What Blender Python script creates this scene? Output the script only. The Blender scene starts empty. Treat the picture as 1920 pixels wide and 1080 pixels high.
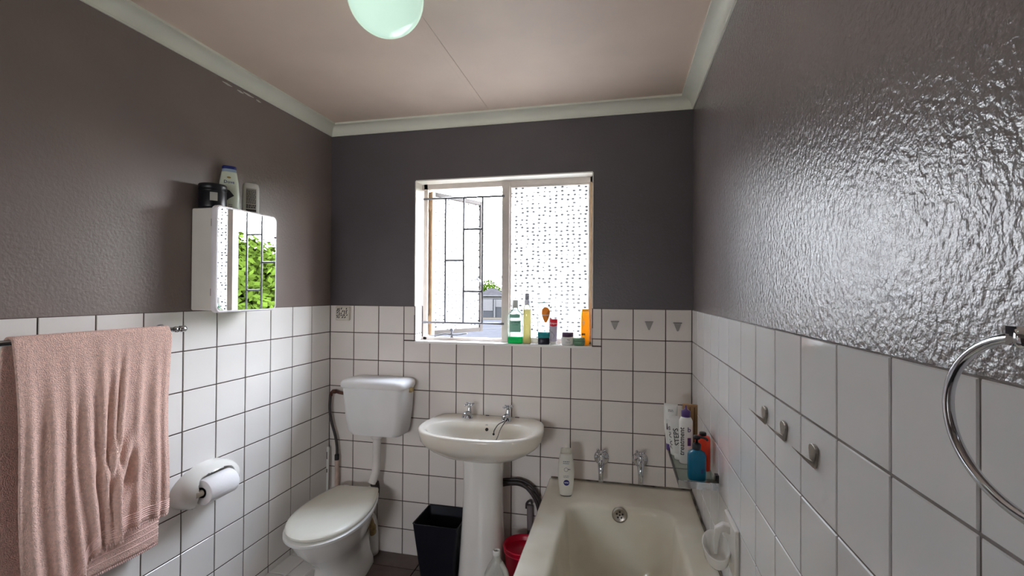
import bpy, bmesh, math, random
from mathutils import Vector, Matrix
from mathutils.bvhtree import BVHTree
random.seed(7)
scene = bpy.context.scene
COL = scene.collection
PI = math.pi
R = math.radians

# ------------------------------------------------------------------ camera, sky, light, exposure
W = 1.9415          # room width (x), window wall is y = 0, camera looks towards +y
CEIL = 2.385
FLOOR = 0.02
P = 0.152           # tile pitch
H = 9 * P           # top of the tiling
NEAR = -2.85        # wall behind the camera

cam_d = bpy.data.cameras.new('camera')
cam = bpy.data.objects.new('camera', cam_d)
COL.objects.link(cam)
yaw, pit, rol = -0.2251, 0.0091, 0.0059
r0 = Vector((math.cos(yaw), -math.sin(yaw), 0)); f0 = Vector((math.sin(yaw), math.cos(yaw), 0)); u0 = Vector((0, 0, 1))
fw = f0 * math.cos(pit) + u0 * math.sin(pit); up = u0 * math.cos(pit) - f0 * math.sin(pit)
rt = r0 * math.cos(rol) + up * math.sin(rol); up2 = up * math.cos(rol) - r0 * math.sin(rol)
m = Matrix(((rt.x, up2.x, -fw.x, 1.6033), (rt.y, up2.y, -fw.y, -2.3744), (rt.z, up2.z, -fw.z, 1.4466), (0, 0, 0, 1)))
cam.matrix_world = m
cam_d.sensor_width = 36; cam_d.lens = 36 * 879.94 / 1920; cam_d.clip_start = 0.02; cam_d.clip_end = 600
scene.camera = cam
scene.view_settings.view_transform = 'Standard'
scene.view_settings.look = 'None'
scene.view_settings.gamma = 1
scene.view_settings.use_curve_mapping = False
scene.view_settings.exposure = 0.47
scene.cycles.max_bounces = 14
scene.cycles.diffuse_bounces = 8
scene.cycles.glossy_bounces = 5
scene.cycles.transmission_bounces = 8
scene.cycles.transparent_max_bounces = 12
scene.cycles.sample_clamp_indirect = 8

SKY = 35.0
world = bpy.data.worlds.new('world'); scene.world = world; world.use_nodes = True
nt = world.node_tree; nt.nodes.clear()
wo = nt.nodes.new('ShaderNodeOutputWorld'); bg = nt.nodes.new('ShaderNodeBackground')
tc = nt.nodes.new('ShaderNodeTexCoord'); sx = nt.nodes.new('ShaderNodeSeparateXYZ'); rp = nt.nodes.new('ShaderNodeValToRGB')
rp.color_ramp.elements[0].position = 0.0; rp.color_ramp.elements[0].color = (0.93, 0.95, 0.96, 1)
rp.color_ramp.elements[1].position = 0.9; rp.color_ramp.elements[1].color = (0.62, 0.72, 0.88, 1)
e = rp.color_ramp.elements.new(0.25); e.color = (0.86, 0.90, 0.96, 1)
nt.links.new(tc.outputs['Generated'], sx.inputs[0]); nt.links.new(sx.outputs[2], rp.inputs[0])
nt.links.new(rp.outputs[0], bg.inputs[0]); nt.links.new(bg.outputs[0], wo.inputs[0])
bg.inputs[1].default_value = SKY

sun_d = bpy.data.lights.new('sun', 'SUN'); sun_d.energy = 8.0; sun_d.angle = R(1.0); sun_d.color = (1, 0.94, 0.84)
sun = bpy.data.objects.new('sun', sun_d); COL.objects.link(sun)
sun.rotation_euler = (R(48), 0, R(-22)); sun.location = (0, -6, 9)      # from behind the house, high

def portal(name, loc, rot, sx_, sy_):
    d = bpy.data.lights.new(name, 'AREA'); d.shape = 'RECTANGLE'; d.size = sx_; d.size_y = sy_; d.cycles.is_portal = True
    o = bpy.data.objects.new(name, d); COL.objects.link(o); o.location = loc; o.rotation_euler = rot
    return o
portal('window_portal', (0.995, 0.21, 1.615), (R(-90), 0, 0), 0.96, 0.88)

# ------------------------------------------------------------------ helpers: materials
def lin(c):
    return tuple((x / 255 / 12.92) if x / 255 <= 0.04045 else ((x / 255 + 0.055) / 1.055) ** 2.4 for x in c)
MATS = {}
def mat(name, rgb, rough=0.5, metal=0.0, spec=0.5, var=0.06, vscale=8.0, bump=0.0, bscale=60.0, bdist=0.002, emit=0.0,
        trans=0.0, ior=1.45, coat=0.0, detail=2.0, var2=None, srgb=True):
    if name in MATS: return MATS[name]
    c = lin(rgb) if srgb else rgb
    M = bpy.data.materials.new(name); M.use_nodes = True; t = M.node_tree; b = t.nodes['Principled BSDF']
    b.inputs['Roughness'].default_value = rough; b.inputs['Metallic'].default_value = metal
    b.inputs['Specular IOR Level'].default_value = spec; b.inputs['IOR'].default_value = ior
    b.inputs['Transmission Weight'].default_value = trans; b.inputs['Coat Weight'].default_value = coat
    co = t.nodes.new('ShaderNodeTexCoord')
    n = t.nodes.new('ShaderNodeTexNoise'); n.inputs['Scale'].default_value = vscale; n.inputs['Detail'].default_value = detail
    t.links.new(co.outputs['Object'], n.inputs['Vector'])
    mx = t.nodes.new('ShaderNodeMix'); mx.data_type = 'RGBA'
    lo = tuple(x * (1 - var) for x in c) if var2 is None else lin(var2)
    hi = tuple(min(1, x * (1 + var)) for x in c) if var2 is None else c
    mx.inputs[6].default_value = (*lo, 1); mx.inputs[7].default_value = (*hi, 1)
    mr = t.nodes.new('ShaderNodeMapRange'); mr.inputs[1].default_value = 0.3; mr.inputs[2].default_value = 0.7
    t.links.new(n.outputs['Fac'], mr.inputs[0]); t.links.new(mr.outputs[0], mx.inputs[0]); t.links.new(mx.outputs[2], b.inputs['Base Color'])
    if emit:
        t.links.new(mx.outputs[2], b.inputs['Emission Color']); b.inputs['Emission Strength'].default_value = emit
    if bump:
        n2 = t.nodes.new('ShaderNodeTexNoise'); n2.inputs['Scale'].default_value = bscale; n2.inputs['Detail'].default_value = 3
        t.links.new(co.outputs['Object'], n2.inputs['Vector'])
        bp = t.nodes.new('ShaderNodeBump'); bp.inputs['Strength'].default_value = bump; bp.inputs['Distance'].default_value = bdist
        t.links.new(n2.outputs['Fac'], bp.inputs['Height']); t.links.new(bp.outputs[0], b.inputs['Normal'])
    MATS[name] = M
    return M

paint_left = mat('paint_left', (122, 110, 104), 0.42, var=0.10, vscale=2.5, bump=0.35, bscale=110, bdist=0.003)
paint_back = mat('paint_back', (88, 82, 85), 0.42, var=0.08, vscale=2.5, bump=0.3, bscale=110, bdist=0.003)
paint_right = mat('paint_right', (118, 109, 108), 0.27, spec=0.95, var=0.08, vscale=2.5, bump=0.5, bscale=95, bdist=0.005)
white_paint = mat('white_paint', (226, 222, 214), 0.45, var=0.03, bump=0.1, bscale=40)
ceil_m = mat('ceiling_paint', (228, 208, 192), 0.55, var=0.10, vscale=1.8, detail=4, bump=0.05, bscale=30)
cornice_m = mat('cornice_paint', (232, 232, 218), 0.5, var=0.05, vscale=4)
tile_m = mat('tile_glaze', (236, 233, 230), 0.12, var=0.035, vscale=3.5, bump=0.06, bscale=14, bdist=0.002)
tile_b = mat('tile_glaze_shaded', (224, 217, 212), 0.14, var=0.045, vscale=3.5, bump=0.06, bscale=14, bdist=0.002)  # white tile darkened: the window wall's dimmer light is in the colour
tile_r = mat('tile_glaze_clean', (236, 237, 239), 0.10, var=0.03, vscale=3.5, bump=0.05, bscale=14, bdist=0.002)
grout_m = mat('grout_dark', (74, 62, 57), 0.9, var=0.25, vscale=14)
grout_r = mat('grout_light', (128, 122, 120), 0.9, var=0.4, vscale=9)
floor_m = mat('floor_tile', (96, 80, 75), 0.35, var=0.22, vscale=12, detail=6)
floor_g = mat('floor_grout', (40, 34, 32), 0.9)
ceramic = mat('ceramic', (232, 230, 225), 0.09, var=0.02, vscale=5, coat=0.3)
ceramic_old = mat('ceramic_old', (230, 226, 217), 0.14, var=0.05, vscale=6, var2=(220, 212, 198), coat=0.2)
cream_seat = mat('cream_seat', (232, 230, 218), 0.22, var=0.03)
plastic_w = mat('white_plastic', (226, 226, 222), 0.3, var=0.02)
cistern_m = mat('cistern_plastic', (218, 216, 215), 0.38, var=0.03)
chrome = mat('chrome', (205, 207, 212), 0.08, metal=1, var=0.03)
satin = mat('satin_nickel', (168, 162, 154), 0.3, metal=1, var=0.05)
dark_metal = mat('dark_metal', (58, 54, 55), 0.35, metal=1)
mirror_m = mat('mirror', (245, 247, 247), 0.005, metal=1, var=0.0)
casement_m = mat('casement_paint_dimmed', (52, 47, 44), 0.6, spec=0.2, var=0.1, vscale=20)  # window paint with its colour darkened to offset the bright sky on it
steel_paint = mat('window_paint', (205, 194, 186), 0.4, var=0.05, vscale=20, bump=0.1, bscale=80)
steel_edge = mat('window_primer', (176, 148, 116), 0.5, var=0.15, vscale=25)
bar_m = mat('bar_paint', (92, 92, 97), 0.4, var=0.1, vscale=30)
black_p = mat('black_plastic', (24, 24, 30), 0.35, var=0.1)
bin_m = mat('bin_plastic', (26, 27, 36), 0.4, var=0.12, bump=0.1, bscale=200)
red_p = mat('red_plastic', (196, 10, 52), 0.3, var=0.06)
hose_m = mat('hose', (58, 50, 50), 0.45, var=0.2, vscale=60)
copper = mat('old_copper', (92, 58, 48), 0.45, metal=0.6, var=0.3, vscale=40)
pipe_w = mat('pipe_white', (214, 208, 204), 0.4, var=0.05)
rubber = mat('rubber', (44, 36, 33), 0.7, var=0.2)
sealant = mat('old_sealant', (168, 146, 100), 0.7, var=0.3, vscale=40)
paper_m = mat('tissue_paper', (238, 236, 238), 0.85, var=0.02, bump=0.2, bscale=160, bdist=0.001)
ink = mat('dark_ink', (46, 44, 48), 0.6)
grey_ink = mat('grey_ink', (128, 130, 136), 0.6)
white_ink = mat('white_ink', (240, 240, 240), 0.5)
navy = mat('navy_print', (24, 34, 110), 0.4)
gold_ink = mat('gold_print', (150, 128, 60), 0.4)
teal = mat('teal_gel', (40, 170, 178), 0.25)
orange_p = mat('orange_print', (240, 138, 36), 0.35)
yellow_p = mat('amber_plastic', (244, 170, 22), 0.3, var=0.05)
red_print = mat('red_cap', (214, 30, 52), 0.3)
purple_p = mat('purple_plastic', (72, 48, 110), 0.35)
plum_p = mat('plum_plastic', (70, 48, 72), 0.35)
mint = mat('mint_label', (130, 190, 168), 0.4)
grass_m = mat('grass', (26, 30, 16), 0.9, var=0.3, vscale=0.4, detail=6, spec=0.0)
road_m = mat('asphalt', (36, 36, 38), 0.9, var=0.12, vscale=2, spec=0.0)
stone_m = mat('pale_stone', (92, 90, 84), 0.9, var=0.1)
roof_m = mat('roof_tiles', (27, 26, 27), 0.8, var=0.15, vscale=1.5, spec=0.0)
wall_grey = mat('boundary_grey', (27, 28, 30), 0.9, var=0.08, spec=0.0)
house_m = mat('house_plaster', (37, 37, 37), 0.9, var=0.05, spec=0.0)
leaf_m = mat('leaf_green', (33, 43, 11), 0.6, var=0.6, vscale=2.2, detail=5, spec=0.0)
leaf_d = mat('leaf_dark', (25, 38, 6), 0.6, var=0.45, vscale=1.2, detail=5, spec=0.0)
bark = mat('bark', (70, 56, 46), 0.9, var=0.3)

def glass_mat(name, rgb, rough, ior=1.45, alpha_mix=0.0):
    M = mat(name, rgb, rough, trans=1.0, ior=ior, var=0.01)
    return M
clear_p = bpy.data.materials.new('clear_plastic'); clear_p.use_nodes = True
t = clear_p.node_tree; t.nodes.clear()
o_ = t.nodes.new('ShaderNodeOutputMaterial'); a_ = t.nodes.new('ShaderNodeBsdfTransparent'); g_ = t.nodes.new('ShaderNodeBsdfGlossy'); l_ = t.nodes.new('ShaderNodeBsdfTranslucent')
m1 = t.nodes.new('ShaderNodeMixShader'); m2 = t.nodes.new('ShaderNodeMixShader'); fr = t.nodes.new('ShaderNodeFresnel')
a_.inputs[0].default_value = (0.94, 0.97, 0.95, 1); g_.inputs['Roughness'].default_value = 0.06; l_.inputs[0].default_value = (0.85, 0.9, 0.87, 1)
fr.inputs[0].default_value = 1.4; m1.inputs[0].default_value = 0.25
t.links.new(a_.outputs[0], m1.inputs[1]); t.links.new(l_.outputs[0], m1.inputs[2]); t.links.new(fr.outputs[0], m2.inputs[0])
t.links.new(m1.outputs[0], m2.inputs[1]); t.links.new(g_.outputs[0], m2.inputs[2]); t.links.new(m2.outputs[0], o_.inputs[0])

def liquid(name, rgb, tr):
    """coloured liquid or thin coloured plastic: lets part of the light through, scatters the rest"""
    M = bpy.data.materials.new(name); M.use_nodes = True; t = M.node_tree; t.nodes.clear()
    c = (*lin(rgb), 1)
    o = t.nodes.new('ShaderNodeOutputMaterial'); a = t.nodes.new('ShaderNodeBsdfTransparent'); l = t.nodes.new('ShaderNodeBsdfTranslucent')
    p = t.nodes.new('ShaderNodeBsdfPrincipled'); m1 = t.nodes.new('ShaderNodeMixShader'); m2 = t.nodes.new('ShaderNodeMixShader')
    n = t.nodes.new('ShaderNodeTexNoise'); n.inputs['Scale'].default_value = 20
    hs = t.nodes.new('ShaderNodeHueSaturation'); hs.inputs['Color'].default_value = c
    mr = t.nodes.new('ShaderNodeMapRange'); mr.inputs[3].default_value = 0.92; mr.inputs[4].default_value = 1.08
    t.links.new(n.outputs['Fac'], mr.inputs[0]); t.links.new(mr.outputs[0], hs.inputs['Value'])
    for q in (a.inputs[0], l.inputs[0], p.inputs['Base Color']): t.links.new(hs.outputs[0], q)
    p.inputs['Roughness'].default_value = 0.2
    m1.inputs[0].default_value = 0.5; m2.inputs[0].default_value = tr
    t.links.new(p.outputs[0], m1.inputs[1]); t.links.new(l.outputs[0], m1.inputs[2])
    t.links.new(m1.outputs[0], m2.inputs[1]); t.links.new(a.outputs[0], m2.inputs[2]); t.links.new(m2.outputs[0], o.inputs[0])
    return M
green_liq = liquid('green_mouthwash', (40, 220, 150), 0.3)
straw_liq = liquid('straw_liquid', (232, 222, 178), 0.25)
amber_thin = liquid('amber_thin', (240, 186, 48), 0.0)
blue_gel = liquid('blue_soap', (30, 128, 160), 0.05)
white_thin = liquid('white_thin', (228, 228, 222), 0.0)
shelf_glass = liquid('shelf_glass', (206, 214, 208), 0.78)

def frosted(name):
    """dimpled obscure glass: scatters light, lets a blurred part straight through"""
    M = bpy.data.materials.new(name); M.use_nodes = True; t = M.node_tree; t.nodes.clear()
    o = t.nodes.new('ShaderNodeOutputMaterial'); co = t.nodes.new('ShaderNodeTexCoord')
    v = t.nodes.new('ShaderNodeTexVoronoi'); v.inputs['Scale'].default_value = 38; v.inputs['Randomness'].default_value = 0.35
    mpp = t.nodes.new('ShaderNodeMapping'); mpp.inputs['Scale'].default_value = (0.85, 0.02, 1.25)
    t.links.new(co.outputs['Object'], mpp.inputs[0]); t.links.new(mpp.outputs[0], v.inputs['Vector'])
    mr = t.nodes.new('ShaderNodeMapRange'); mr.inputs[1].default_value = 0.12; mr.inputs[2].default_value = 0.34; mr.inputs[3].default_value = 1.0; mr.inputs[4].default_value = 0.0
    mr.interpolation_type = 'SMOOTHSTEP'
    t.links.new(v.outputs['Distance'], mr.inputs[0])
    bp = t.nodes.new('ShaderNodeBump'); bp.inputs['Strength'].default_value = 1.0; bp.inputs['Distance'].default_value = 0.0035
    t.links.new(mr.outputs[0], bp.inputs['Height'])
    mk = t.nodes.new('ShaderNodeMapRange'); mk.inputs[1].default_value = 0.235; mk.inputs[2].default_value = 0.275; mk.inputs[3].default_value = 0.08; mk.inputs[4].default_value = 0.72  # dimple shading put into the tint: spots pass less light
    mk.interpolation_type = 'SMOOTHSTEP'; t.links.new(v.outputs['Distance'], mk.inputs[0])
    cc = t.nodes.new('ShaderNodeCombineColor'); [t.links.new(mk.outputs[0], q) for q in cc.inputs]
    tl = t.nodes.new('ShaderNodeBsdfTranslucent'); t.links.new(cc.outputs[0], tl.inputs[0])
    rf = t.nodes.new('ShaderNodeBsdfRefraction'); rf.inputs['Roughness'].default_value = 0.30; rf.inputs['IOR'].default_value = 1.25; t.links.new(cc.outputs[0], rf.inputs[0])
    gl = t.nodes.new('ShaderNodeBsdfGlossy'); gl.inputs['Roughness'].default_value = 0.15
    for q in (rf, gl, tl): t.links.new(bp.outputs[0], q.inputs['Normal'])
    m1 = t.nodes.new('ShaderNodeMixShader'); m1.inputs[0].default_value = 0.35
    m2 = t.nodes.new('ShaderNodeMixShader'); m2.inputs[0].default_value = 0.06
    t.links.new(tl.outputs[0], m1.inputs[1]); t.links.new(rf.outputs[0], m1.inputs[2])
    t.links.new(m1.outputs[0], m2.inputs[1]); t.links.new(gl.outputs[0], m2.inputs[2]); t.links.new(m2.outputs[0], o.inputs[0])
    return M
frost_m = frosted('dimpled_glass')

towel_m = mat('terry_cloth', (240, 202, 189), 0.95, var=0.12, vscale=110, detail=3, bump=1.0, bscale=330, bdist=0.006)
hem_m = mat('towel_hem', (240, 205, 197), 0.9, var=0.08, vscale=80, bump=0.4, bscale=300)
globe_m = mat('opal_glass', (206, 238, 220), 0.15, var=0.02, emit=0.55, coat=0.4)

# ------------------------------------------------------------------ helpers: geometry
def link(name, V, F, material, parent=None, smooth=False, loc=(0, 0, 0), rot=(0, 0, 0)):
    me = bpy.data.meshes.new(name); me.from_pydata([tuple(v) for v in V], [], F); me.validate()
    bm = bmesh.new(); bm.from_mesh(me); bmesh.ops.recalc_face_normals(bm, faces=bm.faces); bm.to_mesh(me); bm.free()
    if smooth: me.polygons.foreach_set('use_smooth', [True] * len(me.polygons))
    me.materials.append(material); me.update()
    o = bpy.data.objects.new(name, me); COL.objects.link(o); o.location = loc; o.rotation_euler = rot
    if parent is not None: o.parent = parent
    return o
def bevel(o, w, seg=2):
    b = o.modifiers.new('bevel', 'BEVEL'); b.width = w; b.segments = seg; b.limit_method = 'ANGLE'; b.angle_limit = R(35)
    return o
def smooth_angle(o, a=40):
    o.data.polygons.foreach_set('use_smooth', [True] * len(o.data.polygons))
    try: o.data.set_sharp_from_angle(angle=R(a))
    except Exception: pass
    return o
def empty(name, loc=(0, 0, 0), rz=0, label=None, cat=None, group=None, kind=None):
    o = bpy.data.objects.new(name, None); COL.objects.link(o); o.location = loc; o.rotation_euler = (0, 0, rz); o.empty_display_size = 0.05
    return tag(o, label, cat, group, kind)
def tag(o, label=None, cat=None, group=None, kind=None):
    for k, v in (('label', label), ('category', cat), ('group', group), ('kind', kind)):
        if v: o[k] = v
    return o
def J(*parts):
    V, F = [], []
    for v, f in parts:
        n = len(V); V += list(v); F += [[i + n for i in q] for q in f]
    return V, F
def box(x0, x1, y0, y1, z0, z1):
    V = [(x, y, z) for z in (z0, z1) for y in (y0, y1) for x in (x0, x1)]
    return V, [[0, 2, 3, 1], [4, 5, 7, 6], [0, 1, 5, 4], [2, 6, 7, 3], [0, 4, 6, 2], [1, 3, 7, 5]]
def loft(rings, cap0=True, cap1=True, closed=True):
    n = len(rings[0]); V = [p for r in rings for p in r]; F = []
    for i in range(len(rings) - 1):
        for j in range(n if closed else n - 1):
            k = (j + 1) % n
            F.append([i * n + j, i * n + k, (i + 1) * n + k, (i + 1) * n + j])
    if cap0: F.append(list(range(n))[::-1])
    if cap1: F.append([(len(rings) - 1) * n + j for j in range(n)])
    return V, F
def lathe(prof, seg=24, c=(0, 0, 0), axis='z'):
    rings = []
    for r, h in prof:
        r = max(r, 1e-5); ring = []
        for k in range(seg):
            a = 2 * PI * k / seg; x, y = r * math.cos(a), r * math.sin(a)
            q = (x, y, h) if axis == 'z' else ((x, h, y) if axis == 'y' else (h, x, y))
            ring.append((q[0] + c[0], q[1] + c[1], q[2] + c[2]))
        rings.append(ring)
    return loft(rings)
def tube(pts, r, seg=10, cap=True):
    pts = [Vector(p) for p in pts]; n = len(pts); rings = []; prev = None
    for i, p in enumerate(pts):
        t = (pts[min(i + 1, n - 1)] - pts[max(i - 1, 0)]).normalized()
        if prev is None:
            a = Vector((0, 0, 1)) if abs(t.z) < 0.9 else Vector((1, 0, 0)); nn = t.cross(a).normalized()
        else:
            nn = (prev - t * prev.dot(t)).normalized()
        prev = nn; b = t.cross(nn); rr = r[i] if isinstance(r, (list, tuple)) else r
        rings.append([tuple(p + (nn * math.cos(2 * PI * k / seg) + b * math.sin(2 * PI * k / seg)) * rr) for k in range(seg)])
    return loft(rings, cap, cap)
def spline(ctrl, n=24):
    c = [Vector(p) for p in ctrl]; c = [c[0] * 2 - c[1]] + c + [c[-1] * 2 - c[-2]]; out = []
    m = len(c) - 3
    for i in range(n + 1):
        u = i / n * m; k = min(int(u), m - 1); t = u - k; p0, p1, p2, p3 = c[k:k + 4]
        out.append(0.5 * ((2 * p1) + (p2 - p0) * t + (2 * p0 - 5 * p1 + 4 * p2 - p3) * t * t + (3 * p1 - p0 - 3 * p2 + p3) * t ** 3))
    return out
def sph(c, r, seg=14, rings=8):
    return lathe([(r * math.sin(PI * i / rings), -r * math.cos(PI * i / rings)) for i in range(rings + 1)], seg, c)
def rrect(x0, x1, y0, y1, r, z, n=6):
    out = []
    for cx, cy, a0 in ((x1 - r, y1 - r, 0), (x0 + r, y1 - r, 90), (x0 + r, y0 + r, 180), (x1 - r, y0 + r, 270)):
        for k in range(n + 1):
            a = R(a0 + 90 * k / n); out.append((cx + r * math.cos(a), cy + r * math.sin(a), z))
    return out
def sellipse(hw, hd, n, z, N=32, cx=0, cy=0):
    out = []
    for k in range(N):
        a = 2 * PI * k / N; c, s = math.cos(a), math.sin(a)
        out.append((cx + hw * math.copysign(abs(c) ** (2 / n), c), cy + hd * math.copysign(abs(s) ** (2 / n), s), z))
    return out
def xf(vf, mtx):
    return [tuple(mtx @ Vector(v)) for v in vf[0]], vf[1]

# bottles: loft of superellipses; decals and lettering are laid on the front (-y) by ray casts on the body mesh
def body(rings, N=36):
    """rings: (z, half width, half depth, exponent)"""
    return loft([sellipse(a, b, n, z, N) for z, a, b, n in rings])
def drape(vf, pts, off=0.0006, d=(0, 1, 0)):
    V, F = vf; bvh = BVHTree.FromPolygons([Vector(v) for v in V], F)
    d = Vector(d); out = []
    for p in pts:
        h = bvh.ray_cast(Vector(p) - d * 0.5, d)
        q = h[0] if h[0] is not None else Vector(p)
        out.append(tuple(q - d * off))
    return out
def patch(x0, x1, z0, z1, nx=8, nz=4):
    V = [(x0 + (x1 - x0) * i / nx, 0, z0 + (z1 - z0) * j / nz) for j in range(nz + 1) for i in range(nx + 1)]
    F = [[j * (nx + 1) + i, j * (nx + 1) + i + 1, (j + 1) * (nx + 1) + i + 1, (j + 1) * (nx + 1) + i] for j in range(nz) for i in range(nx)]
    return V, F
def disc(cx, cz, rx, rz, n=20, rings=3):
    V = [(cx, 0, cz)]; F = []
    for k in range(1, rings + 1):
        for j in range(n):
            a = 2 * PI * j / n; V.append((cx + rx * k / rings * math.cos(a), 0, cz + rz * k / rings * math.sin(a)))
    for j in range(n): F.append([0, 1 + j, 1 + (j + 1) % n])
    for k in range(rings - 1):
        for j in range(n):
            a, b = 1 + k * n + j, 1 + k * n + (j + 1) % n
            F.append([a, a + n, b + n, b])
    return V, F
def decal(name, bvf, shape, material, parent, off=0.0007):
    return link(name, drape(bvf, shape[0], off), shape[1], material, parent, True)
def text_mesh(txt, size, vertical=False, spacing=1.0):
    cu = bpy.data.curves.new('txt', 'FONT'); cu.body = txt; cu.size = size; cu.align_x = 'CENTER'; cu.align_y = 'CENTER'; cu.resolution_u = 2
    cu.space_character = spacing; cu.offset = size * 0.012
    o = bpy.data.objects.new('txt', cu); COL.objects.link(o)
    dg = bpy.context.evaluated_depsgraph_get(); dg.update()
    me = bpy.data.meshes.new_from_object(o.evaluated_get(dg))
    V = [(v.co.x, 0, v.co.y) for v in me.vertices]; F = [list(p.vertices) for p in me.polygons]
    bpy.data.objects.remove(o); bpy.data.curves.remove(cu); bpy.data.meshes.remove(me)
    if vertical: V = [(-z, 0, x) for x, y, z in V]
    return V, F
def lettering(bvf, txt, size, cx, cz, material, parent, off=0.0012, vertical=False, sx_=1.0):
    V, F = text_mesh(txt, size, vertical)
    V = [(cx + x * sx_, 0, cz + z) for x, y, z in V]
    return link('lettering', drape(bvf, V, off), F, material, parent)
def lines(bvf, x0, x1, zs, h, material, parent, off=0.0011, seed=1):
    rnd = random.Random(seed); parts = []
    for z in zs:
        x = x0
        while x < x1 - 0.002:
            w = min(rnd.uniform(0.003, 0.009), x1 - x)
            parts.append(patch(x, x + w, z, z + h, 2, 1)); x += w + 0.0016
    V, F = J(*parts)
    return link('small_print', drape(bvf, V, off), F, material, parent)

# ------------------------------------------------------------------ room shell
def wall_obj(name, parts, material):
    V, F = J(*parts); o = link(name, V, F, material); o['kind'] = 'structure'; return o
T = 0.16
WX0, WX1, WZ0, WZ1 = 0.518, 1.471, 1.179, 2.05        # window opening
D0 = 0.004                                           # plaster sits this far behind the tile faces
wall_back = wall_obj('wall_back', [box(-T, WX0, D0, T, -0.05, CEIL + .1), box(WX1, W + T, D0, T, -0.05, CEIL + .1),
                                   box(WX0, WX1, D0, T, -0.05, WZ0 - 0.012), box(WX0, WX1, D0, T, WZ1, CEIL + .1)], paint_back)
wall_left = wall_obj('wall_left', [box(-T, -D0, NEAR - T, D0, -0.05, CEIL + .1)], paint_left)
wall_right = wall_obj('wall_right', [box(W + D0, W + T, NEAR - T, D0, -0.05, CEIL + .1)], paint_right)
DX0, DX1, DZ1 = 0.25, 1.10, 2.05                       # doorway added behind the camera to let fill light in
wall_near = wall_obj('wall_near', [box(-D0, DX0, NEAR - T, NEAR, -0.05, CEIL + .1), box(DX1, W + D0, NEAR - T, NEAR, -0.05, CEIL + .1),
                                   box(DX0, DX1, NEAR - T, NEAR, DZ1, CEIL + .1)], paint_left)
ceiling = wall_obj('ceiling', [box(-T, W + T, NEAR - T, T, CEIL, CEIL + .12)], ceil_m)
floor = wall_obj('floor', [box(-T, W + T, NEAR - T, T, -0.06, FLOOR - 0.006)], floor_g)
# unseen passage added beyond the doorway, a source of fill daylight
PE = NEAR - T - 1.6
pw = mat('fill_passage_paint', (205, 202, 198), 0.8)
wall_obj('wall_fill_passage_left', [box(-0.25, -0.15, PE, NEAR - T, -0.05, 2.4)], pw)
wall_obj('wall_fill_passage_right', [box(1.40, 1.50, PE, NEAR - T, -0.05, 2.4)], pw)
wall_obj('floor_fill_passage', [box(-0.25, 1.5, PE, NEAR - T, -0.06, FLOOR)], floor_m)
wall_obj('ceiling_fill_passage', [box(-0.25, 1.5, PE, NEAR - T, 2.385, 2.45)], pw)
wall_obj('wall_fill_passage_end', [box(-0.25, 0.15, PE - .1, PE, -0.05, 2.45), box(1.1, 1.5, PE - .1, PE, -0.05, 2.45), box(0.15, 1.1, PE - .1, PE, -0.05, 1.1), box(0.15, 1.1, PE - .1, PE, 1.40, 2.45)], pw)  # end wall with a small window added for fill light
portal('fill_passage_portal', (0.625, PE - .1, 1.25), (R(90), 0, 0), 0.95, 0.3)

# cornice: cove along each wall
def cove(a, b, inward, name, m0, m1):
    """run from a to b along the wall foot line; inward = unit vector into the room; mitred ends"""
    a, b, n = Vector(a), Vector(b), Vector(inward); d = (b - a).normalized()
    prof = [(0.0, 0.0), (0.006, 0.0), (0.006, 0.004)]
    for k in range(7):
        t = R(90 * k / 6); prof.append((0.052 - 0.044 * math.cos(t) , 0.006 + 0.040 * math.sin(t)))
    prof += [(0.060, 0.046), (0.060, 0.056), (0.0, 0.056)]
    ra = [tuple(a + n * x + d * (x * m0) + Vector((0, 0, z))) for x, z in prof]
    rb = [tuple(b + n * x - d * (x * m1) + Vector((0, 0, z))) for x, z in prof]
    o = link(name, *loft([ra, rb]), cornice_m); o['kind'] = 'structure'; return smooth_angle(o, 30)
zc = CEIL - 0.056
cove((-D0, D0, zc), (W + D0, D0, zc), (0, -1, 0), 'trim_1', 1, 1)
cove((-D0, NEAR, zc), (-D0, D0, zc), (1, 0, 0), 'trim_2', 1, 1)
cove((W + D0, D0, zc), (W + D0, NEAR, zc), (-1, 0, 0), 'trim_3', 1, 1)
cove((W + D0, NEAR, zc), (-D0, NEAR, zc), (0, 1, 0), 'trim_4', 1, 1)
o = bevel(link('trim_5', *box(0.918, 0.946, NEAR, -0.06, CEIL - 0.0025, CEIL + .001), ceil_m), 0.002); o['kind'] = 'structure'   # joint strip of the ceiling boards
tag(o, 'flat strip over the joint of the ceiling boards')

flake = mat('bare_plaster', (196, 192, 184), 0.8)
for y, z, l in ((-.73, 2.312, .05), (-.66, 2.309, .035), (-.615, 2.314, .06), (-.555, 2.310, .028)):
    link('paint_flake', *loft([[(-D0 - .0005, y - l / 2, z), (-D0 + .002, y - l / 2, z + .002), (-D0 - .0005, y - l / 2, z + .004)], [(-D0 - .0005, y, z - .004), (-D0 + .0035, y, z + .001), (-D0 - .0005, y, z + .006)], [(-D0 - .0005, y + l / 2, z - .001), (-D0 + .002, y + l / 2, z + .001), (-D0 - .0005, y + l / 2, z + .002)]]), flake, wall_left)
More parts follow.
